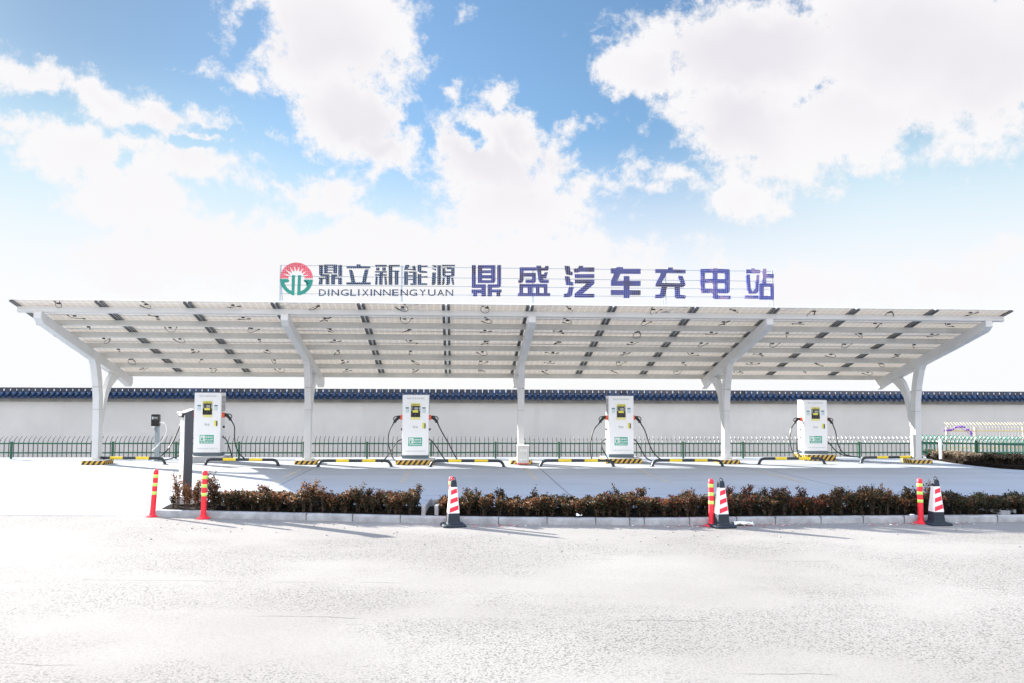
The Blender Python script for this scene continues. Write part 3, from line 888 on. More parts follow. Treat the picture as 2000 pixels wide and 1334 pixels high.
glyph('sign_character', D, DS, [[(285, 190), (440, 188), (445, 150), (565, 152), (570, 192), (748, 205), (748, 312), (285, 308)], [(290, 352), (405, 352), (440, 800), (465, 870), (500, 890), (500, 982), (420, 980), (365, 945), (340, 880)],
      [(612, 362), (718, 365), (692, 890), (640, 970), (525, 982), (525, 890), (570, 850), (588, 760)], [(262, 1030), (695, 1038), (695, 1138), (258, 1132)],
      [(822, 165), (945, 168), (945, 334), (1185, 336), (1185, 463), (945, 463), (945, 639), (822, 639)], [(735, 640), (1188, 640), (1188, 748), (735, 748)], [(735, 749), (858, 749), (858, 1049), (735, 1049)], [(1068, 749), (1188, 749), (1188, 1049), (1068, 1049)], [(735, 1050), (1188, 1050), (1188, 1168), (735, 1168)]], M['led_faded'])
E_, ES = (616, 508), 14.286
FX = 1914
def fsh(polys): return [[(x + FX, y) for x, y in p] for p in polys]
glyph('small_character', E_, ES, [[(105, 135), (205, 135), (205, 385), (240, 395), (385, 397), (385, 438), (140, 436), (105, 400)]] + rects((285, 439, 385, 675), (90, 485, 284, 522)) + [[(118, 523), (205, 523), (185, 675), (88, 675)]] +
      rects((235, 125, 600, 157), (240, 158, 335, 365), (502, 158, 600, 365), (336, 190, 501, 218), (336, 262, 501, 285), (345, 340, 470, 368), (640, 135, 742, 436), (440, 400, 605, 440), (440, 441, 540, 675), (541, 488, 738, 522), (635, 523, 738, 675)), M['led_slate'])
glyph('small_character', E_, ES, [[(870, 175), (1145, 175), (1148, 120), (1255, 120), (1258, 175), (1528, 178), (1525, 228), (870, 225)], [(935, 270), (1000, 265), (1040, 300), (1112, 619), (1002, 619)], [(1370, 290), (1400, 258), (1480, 260), (1405, 619), (1300, 619)], [(865, 620), (1540, 620), (1540, 676), (865, 676)]], M['led_slate'])
glyph('small_character', E_, ES, rects((1668, 132, 1988, 182), (1695, 208, 1785, 285), (1865, 205, 1962, 290), (1662, 310, 1992, 345), (1662, 390, 1992, 430), (1775, 431, 1872, 680), (1790, 346, 1880, 389)) + [[(1682, 455), (1738, 455), (1726, 680), (1664, 680)], [(1925, 455), (1980, 455), (2000, 680), (1935, 680)]] +
      fsh(rects((130, 135, 232, 684), (233, 134, 440, 162), (233, 290, 428, 320), (300, 321, 402, 682))), M['led_slate'])
glyph('small_character', E_, ES, fsh([[(598, 135), (712, 135), (665, 240), (800, 245), (790, 160), (870, 158), (900, 282), (810, 285), (790, 268), (558, 268)]] + rects((558, 315, 668, 685), (690, 318, 908, 350), (805, 351, 908, 686), (669, 420, 804, 450), (669, 522, 804, 550), (735, 650, 804, 686)) +
      [[(940, 135), (1042, 135), (1042, 155), (1218, 150), (1210, 188), (1042, 192), (1042, 290), (1208, 318), (1208, 352), (1000, 348), (940, 310)], [(940, 390), (1042, 390), (1042, 455), (1218, 445), (1200, 480), (1042, 490), (1042, 640), (1208, 648), (1208, 686), (940, 686)]]), M['led_slate'])
glyph('small_character', E_, ES, fsh([[(1330, 138), (1470, 150), (1450, 195), (1395, 180)], [(1330, 228), (1455, 240), (1452, 285), (1395, 270)], [(1348, 345), (1448, 345), (1440, 640), (1410, 686), (1328, 686)]] + rects((1488, 145, 1592, 686), (1612, 130, 1982, 168), (1716, 315, 1874, 350)) +
      [[(1625, 225), (1715, 225), (1715, 418), (1875, 418), (1875, 245), (1745, 250), (1760, 195), (1850, 195), (1875, 220), (1970, 222), (1970, 430), (1930, 456), (1660, 456), (1625, 425)], [(1745, 457), (1845, 457), (1845, 640), (1810, 686), (1720, 686), (1745, 650)], [(1635, 500), (1698, 500), (1690, 640), (1660, 686), (1615, 686)], [(1872, 500), (1938, 500), (1962, 686), (1905, 680)]]), M['led_slate'])
spans = [('D', 100, 290), ('I', 347, 385), ('N', 450, 655), ('G', 705, 925), ('L', 975, 1130), ('I', 1187, 1228), ('X', 1300, 1485), ('I', 1537, 1580), ('N', 1630, 1838), ('N', 1885, 2100), ('E', 225 + FX, 408 + FX), ('N', 460 + FX, 665 + FX), ('G', 708 + FX, 925 + FX), ('Y', 990 + FX, 1172 + FX), ('U', 1230 + FX, 1438 + FX), ('A', 1490 + FX, 1675 + FX), ('N', 1720 + FX, 1932 + FX)]
for ch, a, b in spans:
    xa, z1 = SP(E_[0] + a / ES, E_[1] + 815 / ES); xb, z0 = SP(E_[0] + b / ES, E_[1] + 1000 / ES)
    vs_, fs, (bx0, bx1, bz0, bz1) = text_mesh(ch, .008)
    m = MB()
    sc = lambda p, y: (xa + (p[0] - bx0) / (bx1 - bx0) * (xb - xa), y, z0 + (p[1] - bz0) / (bz1 - bz0) * (z1 - z0))
    m.add([sc(p, -.03) for p in vs_], fs, M['led_slate']); m.add([sc(p, .0) for p in vs_], [f[::-1] for f in fs], M['led_slate'])
    o_ = len(vs_); ec = {}
    for f in fs:
        for i in range(len(f)):
            e = (f[i], f[(i + 1) % len(f)]); ec[e] = ec.get(e, 0) + 1
    m.add([sc(p, -.03) for p in vs_] + [sc(p, .0) for p in vs_], [(e[1], e[0], e[0] + o_, e[1] + o_) for e in ec if (e[1], e[0]) not in ec], M['led_slate'])
    m.build('small_letter', sign)
# emblem: rising sun over two mirrored hooks
G, GS = (540, 508), 16.675
cx, cy = 648, 588
red = []
tips = [(205, 430), (305, 310), (425, 205), (580, 180), (735, 185), (865, 250), (965, 350), (1070, 460)]
ta = sorted([math.atan2(cy - y, x - cx) for x, y in tips])
bounds = [0.0] + ta + [math.pi]
pol = lambda r, a: (cx + r * math.cos(a), cy - r * math.sin(a) * .97)
for a, b in zip(bounds, bounds[1:]):
    n_ = 6; g0 = 0.0 if a == 0 else .018; g1 = 0.0 if b == math.pi else .018
    outer = [pol(525, a + (b - a) * i / n_) for i in range(n_ + 1)]
    ins = []
    ri = 255 if 0 < a and b < math.pi else 262
    ga = .0 if a == 0 else .13; gb = .0 if b == math.pi else .13
    inner = [pol(ri, b - gb), pol(ri, a + ga)]
    red.append(outer + [pol(425, b - g1)] + inner + [pol(425, a + g0)])
m = MB()
for i, poly in enumerate(red):
    m.prism([SP(G[0] + x / GS, G[1] + y / GS) for x, y in poly], -.035 - .0008 * (i % 2), .02, M['led_red'])
m.build('emblem_sun', sign)
def arcpts(r, a0, a1, k=10): return [(cx + r * math.cos(R(a0 + (a1 - a0) * i / k)), 620 - r * math.sin(R(a0 + (a1 - a0) * i / k))) for i in range(k + 1)]
m = MB()
left = [(118, 615), (360, 615), (400, 640), (400, 690), (360, 716), (225, 730)] + arcpts(415, 197, 246, 8) + [(492, 1010), (500, 500), (520, 490), (595, 490), (570, 1145), (500, 1140)] + arcpts(528, 250, 182, 10)
right = [(1182, 635), (925, 632), (885, 655), (885, 690), (930, 725), (1060, 745)] + arcpts(415, 343, 294, 8) + [(768, 1010), (790, 500), (770, 490), (700, 490), (672, 1145), (740, 1140)] + arcpts(528, 290, 358, 10)
for poly in (left, right): m.prism([SP(G[0] + x / GS, G[1] + y / GS) for x, y in poly], -.035, .02, M['logo_green'])
m.build('emblem_hooks', sign)

# ------------------------------------------------------------------ charging cabinets
def charger_proto():
    root = empty('charging_cabinet', (0, 0, 0))
    Wd, Dp, Hh = .69, .45, 1.656
    h = Wd / 2
    fx = lambda u: (u - 459) * .00151
    fz = lambda v: (1205 - v) * .00152
    b = MB(); b.box((-h, .012, .085), (h, Dp, Hh), M['cab_side']); o = b.build('cabinet', root, bevel=.006)
    d = MB(); d.box((-h + .004, -.004, .09), (h - .004, .0118, Hh - .003), M['cab_white']); d.build('front_door', root, bevel=.004)
    f = MB(); f.box((-h - .001, .0, 0), (h + .001, Dp + .002, .0845), M['cab_base']); f.build('base', root, bevel=.004)
    y = -.0055
    t = MB(); t.text('电动汽车直流充电机', fx(310), fx(608), fz(176), y, M['grey_lbl'], .05, .004); t.build('heading_text', root)
    s = MB()
    s.box((fx(378), -.016, fz(540)), (fx(538), -.0045, fz(262)), M['yellow_pale'])
    s.box((fx(378), -.0175, fz(300)), (fx(538), -.0162, fz(262)), M['yellow_lbl'])
    s.text('充电操作区', fx(386), fx(530), fz(281), -.0185, M['ink'], .034, .012)
    s.box((fx(378), -.019, fz(497)), (fx(538), -.0163, fz(301)), M['glass_black'])
    s.build('control_panel', root)
    l = MB(); l.box((fx(408), -.022, fz(376)), (fx(507), -.0192, fz(318)), M['lcd'])
    l.box((fx(440), -.0235, fz(372)), (fx(503), -.0222, fz(330)), M['lcd_lit'])
    l.box((fx(408), -.0225, fz(418)), (fx(502), -.0192, fz(380)), M['yellow_lbl'])
    for k in range(3):
        for e in (386, 520): l.box((fx(e), -.0215, fz(332 + k * 26)), (fx(e + 13), -.0192, fz(320 + k * 26)), M['white_lbl'])
    l.tube([(fx(457), -.019, fz(455)), (fx(457), -.03, fz(455))], .018, M['lcd'], 12)
    l.build('screen', root)
    for e in (285, 571):
        q = MB(); q.box((fx(e), y, fz(350)), (fx(e + 60), -.0042, fz(329)), M['teal_lbl']); q.box((fx(e + 2), y - .0004, fz(422)), (fx(e + 60), -.0042, fz(352)), M['blue_lbl'])
        for k in range(3): q.box((fx(e + 8), y - .0012, fz(370 + k * 20)), (fx(e + 50 - 9 * (k % 2)), y - .0005, fz(363 + k * 20)), M['white_lbl'])
        q.build('notice_sticker', root)
    hd = MB(); hd.box((fx(578), -.010, fz(692)), (fx(614), -.0042, fz(592)), M['yellow_lbl']); hd.box((fx(615), -.022, fz(690)), (fx(632), -.0042, fz(603)), M['black']); hd.build('door_handle', root)
    lg = MB(); lg.text('鼎盛', fx(420), fx(500), fz(668), y, M['grey_lbl'], .058, .01)
    lg.add([(fx(398), y, fz(668)), (fx(428), y, fz(640)), (fx(433), y, fz(645)), (fx(408), y, fz(668))], [(0, 1, 2, 3)][::-1], M['grey_lbl'])
    lg.build('maker_mark', root)
    g = MB(); g.box((fx(335), -.0065, fz(992)), (fx(576), -.0042, fz(845)), M['green_lbl'])
    g.box((fx(347), -.008, fz(945)), (fx(430), -.0066, fz(858)), M['white_lbl'])
    g.box((fx(360), -.0092, fz(938)), (fx(392), -.0081, fz(872)), M['green_lbl']); g.box((fx(366), -.0102, fz(896)), (fx(386), -.0093, fz(880)), M['white_lbl'])
    g.tube([(fx(u), -.009, fz(v)) for u, v in ((392, 900), (404, 900), (408, 925), (418, 925), (418, 880), (410, 866))], .004, M['green_lbl'], 5)
    g.text('充电车位', fx(438), fx(560), fz(882), -.0078, M['white_lbl'], .046, .03)
    g.text('禁止占用', fx(438), fx(560), fz(926), -.0078, M['white_lbl'], .046, .03)
    g.text('请按规定停车充电', fx(352), fx(560), fz(968), -.0078, M['white_lbl'], .03, .03)
    g.build('bay_sign', root)
    t = MB(); t.text('山东鼎立新能源科技有限公司', fx(290), fx(640), fz(1078), y, M['grey_lbl'], .036, .0); t.build('company_text', root)
    for sgn in (-1, 1):
        v = MB()
        X = sgn * (h + .001)
        for k in range(12):
            z = 1.18 + k * .034
            xa, xb = sorted((X - sgn * .002, X + sgn * .005))
            v.box((xa, .06, z), (xb, Dp - .05, z + .017), M['vent'])
        v.build('vent_grille', root)
        p = MB(); xa, xb = sorted((sgn * (h + .0005), sgn * (h + .018))); p.box((xa, .20, .46), (xb, .26, .52), M['vent'])
        p.tube([(sgn * (h + .001), .23, .75), (sgn * (h + .045), .23, .75)], .028, M['black'], 10)
        p.build('cable_port', root)
        hl = MB(); xa, xb = sorted((sgn * (h + .0005), sgn * (h + .06)))
        hl.box((xa, .10, 1.0), (xb, .22, 1.13), M['orange']); hl.build('connector_holster', root, bevel=.012)
        gn = MB()
        q = lambda x, z, y_=.16: (sgn * (h + x), y_, z)
        gn.tube([q(.055, 1.065), q(.085, 1.068), q(.13, 1.062)], [.043, .05, .046], M['black'], 12)
        gn.tube(spline([q(.11, 1.06), q(.17, 1.00), q(.215, .945), q(.235, .915)], 4), [.046 - .0022 * i for i in range(13)], M['black'], 10)
        gn.tube(spline([q(.12, 1.095), q(.19, 1.088), q(.235, 1.05), q(.238, 1.01), q(.215, .985)], 5), .013, M['black'], 7)
        gn.tube([q(.19, .945), q(.165, .93)], .017, M['black'], 7)
        gn.build('charging_gun', root)
    return root
proto = charger_proto(); note_children(proto)
def charger_at(px, v, pv, sx, sz, plinth_mat, clabel, plabel, cables, first_=False, plinth_w=1.0, ph=.12):
    root = proto if first_ else copy_tree(proto)
    # front face in the station frame at depth v
    x = local_plane(px, 880, v).x
    pz = ph + .015
    root.location = W(x, v, pz); root.rotation_euler = (0, 0, YAW)
    root.scale = (sx, sx, sz)
    tag(root, clabel, 'charger', 'white charging cabinets under the carport')
    m = MB(); w = plinth_w / 2
    pd = v - pv + .62
    m.box((-w, 0, 0), (w, pd, ph), plinth_mat); m.box((-w + .002, .002, ph), (w - .002, pd - .002, ph + .0145), M['plinth_concrete'])
    o = m.build('charger_plinth', bevel=.006)
    o.location = W(x + .01, pv, 0); o.rotation_euler = (0, 0, YAW)
    tag(o, plabel, 'plinth', 'plinths under the charging cabinets')
    for pts in cables:
        m = MB(); m.tube(spline(pts, 8), .0165 / sx, M['cable'], 8); m.build('charging_cable', root)
    return root
g_ = -.09
cab1 = [[(.57, .16, .93), (.67, .12, .76), (.69, .08, .50), (.74, .02, .27), (.86, -.05, .06), (1.04, -.1, g_)], [(.345, .23, .49), (.46, .18, .40), (.56, .1, .2), (.66, .0, -.02), (.70, -.08, g_)],
        [(-.57, .16, .93), (-.70, .1, .83), (-.82, .06, .52), (-1.0, .0, .16), (-1.22, -.05, -.04), (-1.45, -.1, g_)], [(-.345, .23, .49), (-.47, .18, .40), (-.60, .08, .17), (-.76, .0, -.01), (-.98, -.1, -.085), (-1.2, -.12, g_)]]
cab2 = [[(.575, .16, .91), (.68, .12, .70), (.86, .06, .40), (1.0, .0, .14), (1.14, -.06, g_)], [(.345, .23, .49), (.43, .18, .44), (.58, .1, .25), (.74, .0, .02), (.86, -.06, g_)],
        [(-.57, .16, .92), (-.68, .12, .72), (-.71, .08, .46), (-.65, .02, .2), (-.54, -.1, -.02), (-.42, -.28, g_)], [(-.345, .23, .49), (-.47, .18, .43), (-.62, .1, .22), (-.74, .02, .04), (-.86, -.1, g_)]]
cab3 = [[(.57, .16, .92), (.68, .12, .72), (.79, .06, .36), (.89, .0, .14), (1.05, -.06, -.03), (1.22, -.1, g_)], [(.345, .23, .49), (.46, .18, .42), (.57, .1, .2), (.68, .0, .0), (.82, -.1, g_)],
        [(-.57, .16, .92), (-.73, .12, .74), (-.82, .08, .47), (-.85, .04, .25), (-.83, -.02, .0), (-.78, -.1, g_)], [(-.345, .23, .49), (-.49, .12, .43), (-.53, .0, .27), (-.46, -.12, .10), (-.40, -.24, -.02), (-.25, -.34, g_)]]
cab4 = [[(.57, .16, .92), (.64, .12, .66), (.68, .06, .28), (.81, .0, .02), (1.0, -.1, -.07), (1.25, -.15, g_)], [(.345, .23, .49), (.47, .16, .30), (.62, .05, .08), (.82, -.05, -.05), (1.2, -.1, g_)],
        [(-.56, .16, .92), (-.68, .12, .74), (-.73, .08, .40), (-.70, .02, .1), (-.62, -.06, g_)], [(-.345, .23, .49), (-.50, .12, .40), (-.57, .02, .2), (-.56, -.1, .02), (-.50, -.2, g_)]]
charger_at(403.5, .70, .45, 1.03, 1.03, M['plinth_grey'], 'white charging cabinet on a plain grey plinth just behind the dark pedestal', 'plain pale concrete plinth under the charger behind the dark pedestal', cab1, True, ph=.14)
note_children(proto)
# cables belong to each cabinet alone: keep them out of what is copied
KIDS[proto.name] = [k_ for k_ in KIDS[proto.name] if not k_.name.startswith('charging_cable')]
charger_at(811, -.08, -.45, 1.015, 1.02, M['hazard'], 'white charging cabinet left of the centre post, its right cable hanging straight and taut', 'hazard striped plinth of the charger left of the centre post', cab2)
charger_at(1213.5, .25, -.07, 1.0, 1.015, M['hazard'], 'white charging cabinet right of the centre post, cables looped on both sides', 'hazard striped plinth of the charger right of the centre post', cab3)
charger_at(1594, 1.05, .78, 1.0, .93, M['hazard'], 'shorter white charging cabinet nearest the right hand post', 'hazard striped plinth of the short charger near the right hand post', cab4, plinth_w=.9, ph=.16)

# ------------------------------------------------------------------ wheel stops
def wheel_stop(a, b, label, proto_=[None]):
    p, q = on_z(*a, LOT_Z), on_z(*b, LOT_Z)
    ln = (q - p).length; rz = math.atan2(q.y - p.y, q.x - p.x)
    m = MB(); r = .036; h = .155
    path = spline([(0, 0, -.01), (.03, 0, .07), (.085, 0, .135), (.17, 0, h)], 5)
    n_ = 5
    st = [.17, .22 * ln + .05, .41 * ln + .02, .60 * ln, .79 * ln - .02, ln - .17]
    m.tube(path, r, M['stop_black'], 12)
    m.tube([(ln - p_.x, p_.y, p_.z) for p_ in path], r, M['stop_black'], 12)
    for i in range(5):
        m.tube([(st[i], 0, h), (st[i + 1], 0, h)], r + (.001 if i % 2 else 0), M['stop_yellow'] if i % 2 else M['stop_black'], 12, cap=False)
    for x in (0, ln): m.lathe([(.07, 0), (.07, .008), (.04, .012)], M['stop_black'], 12, Matrix.Translation((x, 0, 0)))
    o = m.build('wheel_stop', smooth=True)
    o.location = p; o.rotation_euler = (0, 0, rz)
    tag(o, label, 'wheel stop', 'black and yellow wheel stops along the bays')
ws = [((181, 905.6), (322.6, 907), 'black and yellow pipe wheel stop beside the leftmost carport post'), ((400.5, 909), (544.5, 910), 'black and yellow pipe wheel stop in front of the charger with the plain plinth'),
      ((620.5, 912), (765, 912), 'black and yellow pipe wheel stop just right of the second post'), ((840, 912), (984.7, 912), 'black and yellow pipe wheel stop just left of the beige electrical box'),
      ((1055, 911.5), (1199, 911.5), 'black and yellow pipe wheel stop just right of the beige electrical box'), ((1273.5, 911), (1412, 911), 'black and yellow pipe wheel stop right of the third charger, ending at a post'),
      ((1482, 907), (1611, 906.5), 'black and yellow pipe wheel stop in front of the short charger'), ((1681.5, 905), (1805, 903), 'black and yellow pipe wheel stop in front of the rightmost post')]
for a, b, l in ws: wheel_stop(a, b, l)

# ------------------------------------------------------------------ electrical box, wall box, pedestal
p = W(GX[2] + .02, -.62, 0)
eb_ = empty('electrical_box', p, YAW, 'small beige electrical box with a red base in front of the centre post', 'electrical box')
m = MB(); m.box((-.15, 0, .055), (.15, .22, .50), M['elec_box']); m.build('housing', eb_, bevel=.006)
m = MB(); m.box((-.165, -.012, .50), (.165, .232, .516), M['white_plastic']); m.build('lid', eb_, bevel=.003)
m = MB()
m.box((-.135, -.008, .10), (.135, -.002, .28), M['elec_box']); m.box((-.135, -.008, .30), (.135, -.002, .485), M['elec_box'])
for k in range(5):
    m.box((-.09 + k * .04, -.012, .13), (-.075 + k * .04, -.0082, .17), M['white_plastic']); m.box((-.09 + k * .04, -.012, .36), (-.075 + k * .04, -.0082, .41), M['white_plastic'])
m.build('louvre_door', eb_)
m = MB(); m.box((-.152, -.006, .03), (.152, .222, .0545), M['elec_red'])
for x in (-.13, .10):
    for y in (0.0, .18): m.box((x, y, 0), (x + .03, y + .03, .0298), M['elec_red'])
m.build('red_base', eb_)

wbp = on_depth(305, 893, 23.2)
wb_ = empty('wall_box_charger', (wbp.x, 23.2, LOT_Z), YAW, 'small black charging box on a grey post beside the second wheel stop end', 'charger')
zt = on_depth(304, 809, 23.2).z - LOT_Z; zl = on_depth(304, 832, 23.2).z - LOT_Z
m = MB(); m.box((-.055, 0, 0), (.045, .10, zl + .05), M['grey_steel']); m.box((-.12, -.06, 0), (.11, .16, .012), M['grey_steel']); m.bar((-.01, .02, zl - .22), (-.075, -.05, zl - .03), .05, .02, M['grey_steel']); m.build('post', wb_, bevel=.005)
m = MB(); m.box((-.125, -.13, zl), (.095, -.0005, zt), M['glass_black']); m.build('box', wb_, bevel=.02)
m = MB(); m.box((-.10, -.1335, zt - .15), (.07, -.1305, zt - .05), M['lcd']); m.box((-.095, -.1348, zt - .13), (-.055, -.1337, zt - .065), M['blue_lbl']); m.box((-.04, -.1348, zt - .11), (.055, -.1337, zt - .075), M['lcd_lit']); m.build('screen', wb_)
m = MB(); m.tube([(.095, -.07, zl + .10), (.13, -.07, zl + .10), (.17, -.08, zl + .105), (.235, -.09, zl + .06)], [.022, .03, .028, .022], M['white_plastic'], 9)
m.build('plug', wb_)
m = MB(); m.tube(spline([(.235, -.09, zl + .06), (.28, -.1, zl - .08), (.24, -.1, zl - .28), (.12, -.1, zl - .45), (-.02, -.1, zl - .60), (-.10, -.05, zl - .66)], 7), .009, M['white_plastic'], 7); m.build('plug_cable', wb_)

pb = on_z(360, 985, LOT_Z)
PR = R(37)
pbase = MB(); pbase.box((-.20, -.18, 0), (.20, .18, .16), M['plinth_concrete'])
o = pbase.build('pedestal_footing', bevel=.012); 
PED = Vector(on_depth(362.5, 970, 14.15)); 
o.location = (PED.x, 14.2, LOT_Z); o.rotation_euler = (0, 0, R(8))
tag(o, 'rough grey concrete block under the dark pedestal in the planting bed', 'footing')
ztop = on_depth(372, 799, 14.2).z - LOT_Z - .16
ped = empty('pay_pedestal', (PED.x, 14.2, LOT_Z + .161), PR, 'tall dark grey pedestal with a white cap standing in the planting bed', 'pedestal')
m = MB()
m.prism([(-.085, 0), (.05, 0), (.05, ztop - .01), (-.085, ztop - .07)], -.10, .14, M['pedestal']); m.build('body', ped, bevel=.004)
m = MB(); m.box((-.098, -.085, .02), (-.0855, .125, ztop - .10), M['steel_shiny'])
m.box((-.101, -.07, ztop - .36), (-.0982, .11, ztop - .2), M['white_plastic']); m.box((-.101, -.07, ztop - .70), (-.0982, .11, ztop - .58), M['blue_lbl']); m.build('steel_face', ped)  # white and pale blue bands painted in as reflections on the steel
m = MB(); m.prism([(-.155, ztop - .067), (-.086, ztop - .062), (.052, ztop - .006), (.052, ztop + .001), (-.086, ztop - .045), (-.155, ztop - .050)], -.10, .14, M['white_plastic']); m.build('cap', ped, bevel=.003)
m = MB(); m.box((-.145, -.095, ztop - .135), (-.1015, .10, ztop - .088), M['black']); m.build('lamp_housing', ped, bevel=.01)

# ------------------------------------------------------------------ flexible posts and cones
def bollard(a, top, label, first=[None]):
    p = on_z(a[0], a[1], 0.0)
    q = on_depth(top[0], top[1], p.y)
    v = q - p; H = .75
    if first[0] is None:
        root = empty('delineator_post', (0, 0, 0))
        m = MB(); m.lathe([(.105, 0), (.105, .012), (.085, .022), (.055, .03), (.05, .05)], M['red_plastic'], 20); m.build('base', root, smooth=True)
        m = MB(); m.lathe([(.046, .03), (.042, .10), (.040, .70), (.036, .74), (.028, .75)], M['red_plastic'], 20); m.build('tube', root, smooth=True)
        for z in (.622, .487, .352):
            m = MB(); m.lathe([(.0408, z), (.0422, z + .002), (.0422, z + .050), (.0408, z + .052)], M['lime'], 20); m.build('reflective_band', root, smooth=True)
        first[0] = root; note_children(root); r = root
    else: r = copy_tree(first[0])
    r.location = p + Vector((0, 0, .002)); k = v.length / H
    r.scale = (1, 1, k)
    tilt = math.atan2(v.x, v.z)
    for ch in COL.objects:
        if ch.parent == r and not ch.name.startswith('base'): ch.rotation_euler = (0, tilt, 0)
    tag(r, label, 'bollard', 'red flexible posts along the kerb')
bollard((297.5, 1009), (305, 917.5), 'red post with lime bands standing beyond the left end of the kerb')
bollard((397, 1013), (400.5, 919.5), 'red post with lime bands before the sparse shrubs at the kerb end')
bollard((881, 1022), (882, 931.5), 'red post mostly hidden behind the cone nearest the drain gap')
bollard((1390, 1027.5), (1388.5, 936), 'red post standing close beside the middle cone')
bollard((1799, 1022.5), (1796, 935.5), 'red post left of the rightmost cone')

def cone_stripes():
    m = material('cone_stripe_sheet', (.8, .8, .8), .45); n = NB(m)
    x, y, z = n.xyz()
    s = n.math('ADD', z, n.math('MULTIPLY', x, -.33))
    f = n.math('FRACT', n.math('DIVIDE', n.math('SUBTRACT', s, .225), .125))
    k = n.math('LESS_THAN', f, .53)
    n.base(n.mix(k, (.80, .80, .81), (.72, .012, .05))); return m
M['cone_stripe'] = cone_stripes()
def cone_proto():
    root = empty('traffic_cone', (0, 0, 0))
    def ring(z, a, ch):   # chamfered square ring
        c = a - ch
        return [(-c, -a, z), (c, -a, z), (a, -c, z), (a, c, z), (c, a, z), (-c, a, z), (-a, c, z), (-a, -c, z)]
    def loft(m, rings, mat):
        vs_ = [p for r in rings for p in r]; fs = []
        for i in range(len(rings) - 1):
            for j in range(8):
                a, b = i * 8 + j, i * 8 + (j + 1) % 8; fs.append((a, b, b + 8, a + 8))
        fs.append(tuple(range(7, -1, -1))); fs.append(tuple((len(rings) - 1) * 8 + j for j in range(8)))
        m.add(vs_, fs, mat)
    wz = lambda z: .094 - .055 * (z - .045) / .62
    m = MB(); loft(m, [ring(0, .172, .03), ring(.020, .174, .03), ring(.036, .158, .03)], M['cone_rubber']); m.build('base', root)
    m = MB(); loft(m, [ring(.040, .104, .012), ring(.06, wz(.06), .012), ring(.66, wz(.66), .010), ring(.675, .028, .010)], M['cone_rubber']); m.build('body', root)
    m = MB()
    zs_ = (.195, .575)
    r0, r1 = ring(zs_[0], wz(zs_[0]) + .0025, .012), ring(zs_[1], wz(zs_[1]) + .0025, .010)
    for j in range(8):
        k = (j + 1) % 8
        m.add([r0[j], r0[k], r1[k], r1[j]], [(0, 1, 2, 3)], M['cone_stripe'] if j in (0, 4) else M['cone_white'])
    m.add(r0, [tuple(range(7, -1, -1))], M['cone_white']); m.add(r1, [tuple(range(8))], M['cone_white'])
    m.build('reflective_sleeve', root)
    m = MB(); pts = [(.034 * math.cos(a), 0, .66 + .055 * math.sin(a)) for a in [math.pi * i / 10 for i in range(11)]]
    m.tube(pts, .006, M['black'], 7); m.build('handle', root)
    return root
cp = cone_proto(); note_children(cp)
def cone(px, py, label, rz, first=False, k=1.0):
    r = cp if first else copy_tree(cp)
    p = on_z(px, py, 0.0)
    r.location = (p.x * (p.y + .14) / p.y, p.y + .14, .003); r.rotation_euler = (0, 0, rz); r.scale = (k, k, k)
    tag(r, label, 'traffic cone', 'striped traffic cones along the kerb')
cone(885, 1030.5, 'red and white striped cone with a black rope handle near the drain gap', R(14), True)
cone(1409, 1032, 'red and white striped cone by the middle red post, crumpled paper beside it', R(14))
cone(1829, 1027, 'rightmost red and white striped cone, standing clear of its red post', R(6))

# ------------------------------------------------------------------ fences
def fence(name, A, B, z0, posts_t, label, mats, height=.50, tip=.14, bend=(0, .17), spacing=.128, bottom=.05, rails=(.17, .43), cat='fence', group=None, post_w=.05, thick=.014, lean=0.0):
    A, B = Vector(A), Vector(B); d = (B - A); ln = d.length; rz = math.atan2(d.y, d.x)
    root = empty(name, (A.x, A.y, z0), rz, label, cat, group)
    postm, railm, pickm, tipm = mats
    ts = sorted(posts_t)
    for t in ts:
        m = MB(); m.box((t - post_w / 2, -post_w / 2, -.1), (t + post_w / 2, post_w / 2, height), postm)
        m.box((t - post_w / 2 - .004, -post_w / 2 - .004, height), (t + post_w / 2 + .004, post_w / 2 + .004, height + .012), postm); m.build('post', root)
    ends = [0.0] + ts + [ln]
    for a, b in zip(ends, ends[1:]):
        if b - a < .15: continue
        m = MB()
        for z in rails:
            m.bar((a + .02, 0, z + rnd.uniform(-.006, .006)), (b - .02, 0, z + rnd.uniform(-.006, .006)), .036, .036, railm)
        k = max(1, round((b - a) / spacing)); st = (b - a) / k
        for i in range(k):
            x = a + (i + .5) * st + rnd.uniform(-.006, .006)
            j = rnd.uniform(-.008, .008)
            m.tube([(x, -.006, bottom), (x, -.006, height - .01)], thick / 2, pickm, 6)
            m.tube([(x, -.006, height - .01), (x + j + lean * .4, bend[1] * .35, height + tip * .55), (x + j + lean, bend[1], height + tip)], thick / 2, tipm, 6)
        m.build('panel', root)
    return root
FY = 1.75
fpx = [-90, 22, 220, 344, 467, 593, 717, 842, 968, 1092, 1213, 1334, 1451, 1562, 1678, 1796, 1908, 2020]
fa, fb_ = local_plane(-160, 880, FY).x, local_plane(2080, 880, FY).x
fence('garden_fence', W(fa, FY), W(fb_, FY), LOT_Z, [local_plane(p_, 880, FY).x - fa for p_ in fpx],
      'low green railed fence with dark inward bent pickets along the foot of the wall', (M['green_fence'], M['green_fence'], M['picket'], M['picket_tip']), height=.47, tip=.15, rails=(.17, .43), thick=.025)
ra, rb_ = on_depth(1790, 880, 24.9), on_depth(2090, 880, 23.3)
